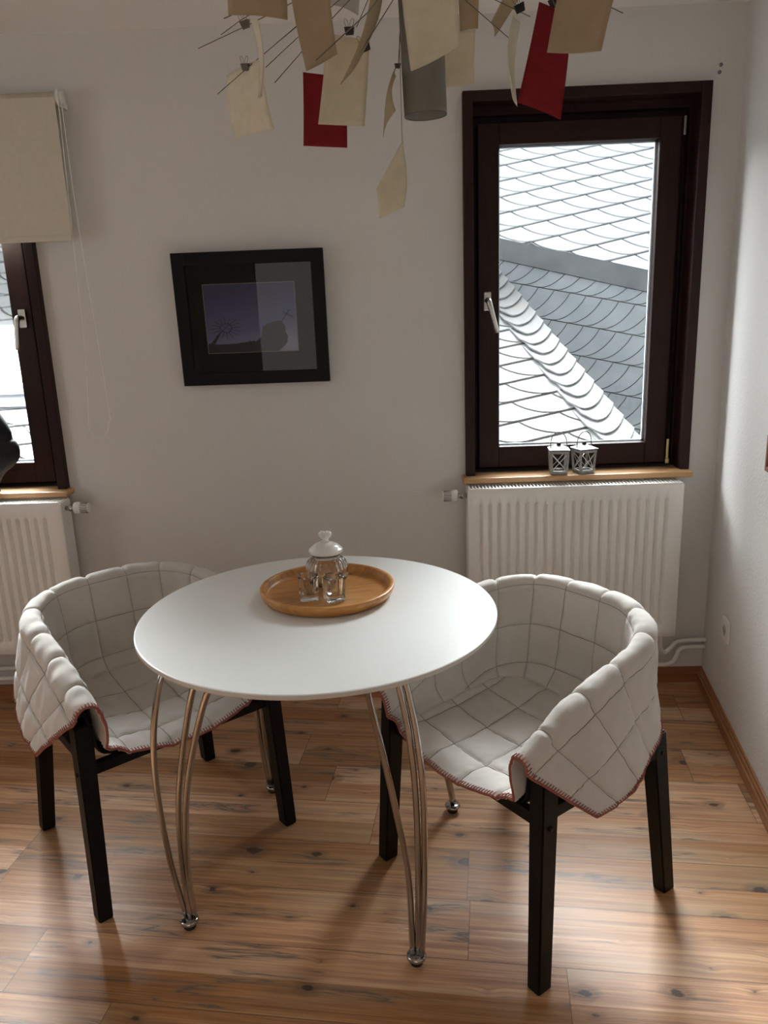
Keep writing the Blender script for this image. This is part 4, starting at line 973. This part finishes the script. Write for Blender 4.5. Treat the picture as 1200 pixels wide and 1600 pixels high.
def chair(root_loc, rz_, label, par):
    t = thing('tub_chair', label, 'chair', root_loc, rz_, 'black wooden tub chairs')
    G, Lin, arc, s, Bp, zb = tub_surface(16, 10, 12, 40, -0.012, par)
    nin = int(40 * 0.46) + 3; nu = len(Bp); V = []; Fs = []
    G2 = G[:, :nin + 3].copy(); n2 = G2.shape[1]
    # pull the shell inside the cloth
    C = np.array([0, -0.02, 0]); 
    for i in range(nu):
        for v in range(n2):
            p = G2[i, v].copy(); hz = np.array([p[0], p[1] * 0.9, 0]); hz /= (np.linalg.norm(hz) + 1e-9)
            p += hz * 0.012 * (1 if v < nin - 4 else 0.2); p[2] -= 0.012 ; p[1] = max(p[1], -0.245)
            V.append(tuple(p))
    for i in range(nu - 1):
        for v in range(n2 - 1): Fs.append((i * n2 + v, i * n2 + v + 1, (i + 1) * n2 + v + 1, (i + 1) * n2 + v))
    o = arr_obj('back_shell', V, Fs, M_shell, t); md = o.modifiers.new('thick', 'SOLIDIFY'); md.thickness = 0.006; md.offset = 0
    bm = bmesh.new(); add_box(bm, -0.185, 0.185, -0.225, 0.10, 0.392, 0.408, 0.006); bm_obj('seat', bm, M_shell, t)
    for sx in (-1, 1):
        bm = bmesh.new(); leg_mesh(bm, (sx * 0.281, -0.241, 0), (sx * 0.262, -0.214, 0.535), 0.043, 0.050); lg = bm_obj('leg', bm, M_black, t)
        V, Fs = tube_arr([(sx * 0.285, -0.222, 0.405), (sx * 0.2915, -0.222, 0.405)], 0.006, 14); arr_obj('bolt', V, Fs, M_black, lg)
        bm = bmesh.new(); leg_mesh(bm, (sx * 0.270, 0.241, 0), (sx * 0.236, 0.207, 0.455), 0.043, 0.050); lg = bm_obj('leg', bm, M_black, t)
        V, Fs = tube_arr([(sx * 0.258, 0.212, 0.40), (sx * 0.2645, 0.212, 0.40)], 0.006, 14); arr_obj('bolt', V, Fs, M_black, lg)
        bm = bmesh.new(); add_box(bm, min(sx * 0.238, sx * 0.260), max(sx * 0.238, sx * 0.260), -0.222, 0.215, 0.392, 0.424, 0.003); bm_obj('side_rail', bm, M_black, t)
    for yy in (-0.215, 0.198):
        bm = bmesh.new(); add_box(bm, -0.262, 0.262, yy - 0.011, yy + 0.011, 0.388, 0.418, 0.003); bm_obj('cross_rail', bm, M_black, t)
    return t
cR = (0.294, -1.077, 0); aR = math.radians(-52.5); cL = (-0.741, -0.842, 0); aL = math.radians(40.9)
parR = dict(tip=0.562, top=0.728, hemR=0.425, hemL=0.44); parL = dict(tip=0.575, top=0.718, hemR=0.44, hemL=0.445)
chair(cR, aR, 'black wooden tub chair right of the table, under the radiator window', parR)
chair(cL, aL, 'black wooden tub chair left of the table, back to the left corner', parL)
quilt('quilted_throw', parR, cR, aR, 'light grey quilted throw with rust blanket stitching over the right chair', 11)
quilt('quilted_throw', parL, cL, aL, 'light grey quilted throw with rust blanket stitching over the left chair', 29)

# ------------------------------------------------------------ paper chandelier
PAPERS=[
 ('tan',[[-0.239, -1.5, 2.016], [-0.148, -1.5, 2.012], [-0.152, -1.52, 1.918], [-0.243, -1.52, 1.928]]),
 ('cream',[[-0.266, -1.15, 2.04], [-0.231, -1.3, 1.992], [-0.235, -1.3, 1.867], [-0.261, -1.15, 1.899]]),
 ('cream',[[-0.358, -0.95, 1.997], [-0.261, -1.05, 2.0], [-0.247, -1.05, 1.863], [-0.352, -0.95, 1.866]]),
 ('tan',[[-0.139, -1.62, 1.959], [-0.081, -1.6, 1.964], [-0.073, -1.6, 1.845], [-0.118, -1.62, 1.819]]),
 ('grey',[[-0.116, -0.95, 2.196], [-0.055, -0.95, 2.193], [-0.06, -0.98, 2.092], [-0.119, -1.0, 2.109]]),
 ('cream',[[-0.117, -1.15, 2.01], [-0.034, -1.15, 1.995], [-0.051, -1.13, 1.844], [-0.146, -1.13, 1.851]]),
 ('tan',[[-0.019, -1.45, 1.99], [-0.002, -1.2, 2.078], [-0.042, -1.25, 1.952], [-0.081, -1.4, 1.856]]),
 ('red',[[-0.184, -1.0, 1.983], [-0.091, -1.0, 1.97], [-0.096, -0.98, 1.832], [-0.194, -0.98, 1.84]]),
 ('tan',[[0.02, -1.1, 1.96], [0.015, -1.3, 1.889], [0.012, -1.3, 1.833], [-0.014, -1.1, 1.828]]),
 ('cream',[[0.021, -1.5, 1.997], [0.112, -1.5, 1.993], [0.111, -1.53, 1.869], [0.035, -1.55, 1.831]]),
 ('tan',[[0.142, -1.1, 2.13], [0.186, -1.1, 2.128], [0.184, -1.1, 2.021], [0.148, -1.1, 2.017]]),
 ('cream',[[0.117, -1.0, 2.048], [0.189, -1.0, 2.05], [0.186, -1.0, 1.947], [0.124, -1.0, 1.941]]),
 ('tan',[[0.267, -0.95, 2.15], [0.298, -0.95, 2.133], [0.23, -1.0, 2.034], [0.222, -1.0, 2.062]]),
 ('cream',[[0.205, -1.45, 1.936], [0.247, -1.25, 1.983], [0.234, -1.3, 1.83], [0.196, -1.5, 1.816]]),
 ('red',[[0.258, -1.38, 1.972], [0.313, -1.38, 1.944], [0.294, -1.4, 1.785], [0.22, -1.4, 1.815]]),
 ('tan',[[0.263, -1.55, 1.956], [0.349, -1.55, 1.952], [0.319, -1.57, 1.842], [0.238, -1.57, 1.843]]),
 ('cream',[[0.023, -1.25, 1.789], [0.028, -1.262, 1.711], [0.023, -1.27, 1.67], [-0.025, -1.29, 1.648], [-0.031, -1.285, 1.701]]),
]
HUB = Vector((0.046, -1.25, 2.125))
WIRES=[
  ([-0.385, -1.1, 2.008], [-0.272, -1.13, 2.038]), ([-0.355, -1.0, 2.062], [-0.306, -1.02, 2.082]), ([-0.373, -1.0, 1.947], [-0.284, -1.03, 1.998]),
  ([-0.266, -1.05, 2.002], [-0.184, -1.1, 2.039]), ([-0.25, -1.1, 1.968], [-0.179, -1.13, 2.01]), ([-0.227, -1.15, 1.926], [-0.168, -1.17, 1.973]),
  ([-0.101, -1.65, 1.824], [-0.028, -1.5, 1.93]), ([-0.081, -1.4, 1.856], [0.013, -1.3, 2.012]),
  ([-0.057, -1.2, 2.003], [-0.033, -1.22, 2.041]), ([0.273, -1.2, 2.007], [0.206, -1.2, 2.038]), ([0.234, -1.25, 1.951], [0.146, -1.25, 2.023]),
  ([0.381, -1.45, 1.928], [0.292, -1.4, 1.991]), ([0.284, -1.4, 1.952], [0.277, -1.38, 1.984]), ([0.02, -1.2, 1.928], [0.023, -1.22, 1.96]), ([-0.254, -1.5, 1.93], [-0.20, -1.46, 1.965])]
ch = thing('paper_chandelier', 'hanging lamp of cream, tan and red paper sheets clipped to radiating steel wires', 'lamp', (0.046, -1.25, HC))
ch.location = (0, 0, 0)
names = {'tan': 'tan paper sheet', 'cream': 'cream paper sheet', 'grey': 'pale grey paper sheet', 'red': 'dark red paper sheet'}
for i, (c, P) in enumerate(PAPERS):
    P = [np.array(p) for p in P]; V = []; Fs = []; n = 14
    if len(P) == 5:   # pointed lower sheet
        a, b, c2, d_, e = P
        rows = [(a, a)] + [(e, b), (d_, c2)]
        def pl(A_, B_, C_, f_): return [A_ + (B_ - A_) * (q_ / f_) if q_ < f_ else B_ + (C_ - B_) * ((q_ - f_) / (1 - f_)) for q_ in np.linspace(0, 1, 17)]
        Lf = pl(a, e, d_, 0.62); Rt = pl(a + np.array([0.0008, 0, 0]), b, c2, 0.66)
    else:
        a, b, c2, d_ = P; Lf = [a * (1 - t_) + d_ * t_ for t_ in np.linspace(0, 1, n)]; Rt = [b * (1 - t_) + c2 * t_ for t_ in np.linspace(0, 1, n)]
    nn = np.cross(Rt[len(Rt) // 2] - Lf[len(Rt) // 2], Lf[-1] - Lf[0]); nn /= np.linalg.norm(nn); cur = (0.010 if i not in (13, 14) else 0.009) * (1 if i % 2 else -1)
    m2 = len(Lf)
    for j_ in range(m2):
        for k in range(10):
            s_ = k / 9; t_ = j_ / (m2 - 1); p = Lf[j_] * (1 - s_) + Rt[j_] * s_ + nn * (cur * (math.sin(PI * t_) * 0.8 + 0.5 * math.sin(PI * s_) + 0.06 * math.sin(4 * t_ + i)))
            V.append(tuple(p))
    for j_ in range(m2 - 1):
        for k in range(9): Fs.append((j_ * 10 + k, j_ * 10 + k + 1, (j_ + 1) * 10 + k + 1, (j_ + 1) * 10 + k))
    o = arr_obj('paper_sheet', V, Fs, M_paper[c], ch); md = o.modifiers.new('thick', 'SOLIDIFY'); md.thickness = 0.0005
    o['label'] = names[c]
for a, b in WIRES:
    a = Vector(a); b = Vector(b); d_ = (b - a).normalized()
    ln = max((HUB - b).length * 0.85, 0.02); mid = b + d_ * ln * 0.35
    o = tube('wire', [a, b, mid * 0.55 + (b + (HUB - b) * 0.45) * 0.45, HUB], 0.00085, M_wire, ch, 6)
tube('wire', [(0.023, -1.25, 1.789), (0.023, -1.25, 1.966), (0.034, -1.25, 2.06), HUB], 0.0006, M_wire, ch, 6)
for p, k in (([-0.282, -1.12, 2.042], 's'), ([-0.304, -1.02, 1.993], 's'), ([-0.073, -1.15, 2.013], 'b'), ([-0.04, -1.3, 1.94], 'b'), ([0.245, -1.25, 2.007], 'b'), ([0.284, -1.38, 1.971], 'b'), ([0.019, -1.2, 1.934], 's')):
    sc = 0.6 if p[0] == 0.019 else 1.0
    bm = bmesh.new(); h = 0.0095 * sc
    V = [(-h, -0.005 * sc, -0.007 * sc), (h, -0.005 * sc, -0.007 * sc), (h * 0.75, 0, 0.008 * sc), (-h * 0.75, 0, 0.008 * sc), (-h, 0.005 * sc, -0.007 * sc), (h, 0.005 * sc, -0.007 * sc)]
    bm.free()
    V = [(-h, -0.006 * sc, 0.006 * sc), (h, -0.006 * sc, 0.006 * sc), (h * 0.82, -0.0012, -0.008 * sc), (-h * 0.82, -0.0012, -0.008 * sc), (-h, 0.006 * sc, 0.006 * sc), (h, 0.006 * sc, 0.006 * sc), (h * 0.82, 0.0012, -0.008 * sc), (-h * 0.82, 0.0012, -0.008 * sc)]
    o = arr_obj('binder_clip', V, [(0, 1, 2, 3), (5, 4, 7, 6), (0, 4, 5, 1), (3, 2, 6, 7), (0, 3, 7, 4), (1, 5, 6, 2)], M_clipb if k == 'b' else M_clips, ch, False)
    o.location = p; o.rotation_euler = (0.2, random.uniform(-0.4, 0.4), random.uniform(-0.5, 0.5))
    if sc == 1.0:
        parts = []
        for sx, tl in ((-0.003, -0.35), (0.004, 0.35)):
            parts.append(tube_arr([(sx + 0.0035 * math.cos(q) + tl * 0.006 * (1 + math.sin(q)), -0.004, 0.0125 + 0.007 * math.sin(q)) for q in np.linspace(-PI / 2 - 0.0, 1.5 * PI, 14)], 0.0005, 5))
        arr_obj('clip_loop', *merge(parts), M_wire, o)
# smoked glass cylinder round the bulb
c0 = Vector((0.069, -1.25, 1.833)); c1 = Vector((0.061, -1.25, 2.09)); ax = (c1 - c0).normalized()
g = bpy.data.objects.new('glass_shade_mount', None); 
V = []; Fs = []; n = 64; b1 = ax.cross(Vector((0, 1, 0))).normalized(); b2 = ax.cross(b1); prof = [(0.0395, 0.0), (0.0405, 0.0), (0.0405, 0.2575), (0.0385, 0.2575), (0.0385, 0.0), (0.0395, 0.0)]
for r, h in prof[:-1]:
    for j_ in range(n): q = 2 * PI * j_ / n; V.append(tuple(c0 + ax * h + b1 * r * math.cos(q) + b2 * r * math.sin(q)))
k = len(prof) - 1
for i in range(k):
    for j_ in range(n): Fs.append((i * n + j_, i * n + (j_ + 1) % n, ((i + 1) % k) * n + (j_ + 1) % n, ((i + 1) % k) * n + j_))
o = arr_obj('glass_cylinder', V, Fs, M_frost, ch); o['label'] = 'smoked grey glass cylinder'
bpy.data.objects.remove(g)
tube('edge_ring', [c0 + b1 * 0.0395 * math.cos(q) + b2 * 0.0395 * math.sin(q) for q in np.linspace(0, 2 * PI, 48, endpoint=False)], 0.0012, M_wire, ch, 6, True)
l = lathe('lamp_holder', [(0, -0.02), (0.020, -0.018), (0.022, 0.02), (0.012, 0.035), (0, 0.036)], M_chrome, ch, 24); l.location = HUB
tube('suspension_cord', [HUB, (0.046, -1.25, HC - 0.012)], 0.0022, M_wire, ch, 8)
l = lathe('ceiling_rose', [(0, -0.001), (0.045, -0.001), (0.047, -0.012), (0.02, -0.024), (0, -0.026)], M_white_plastic, ch, 32); l.location = (0.046, -1.25, HC)
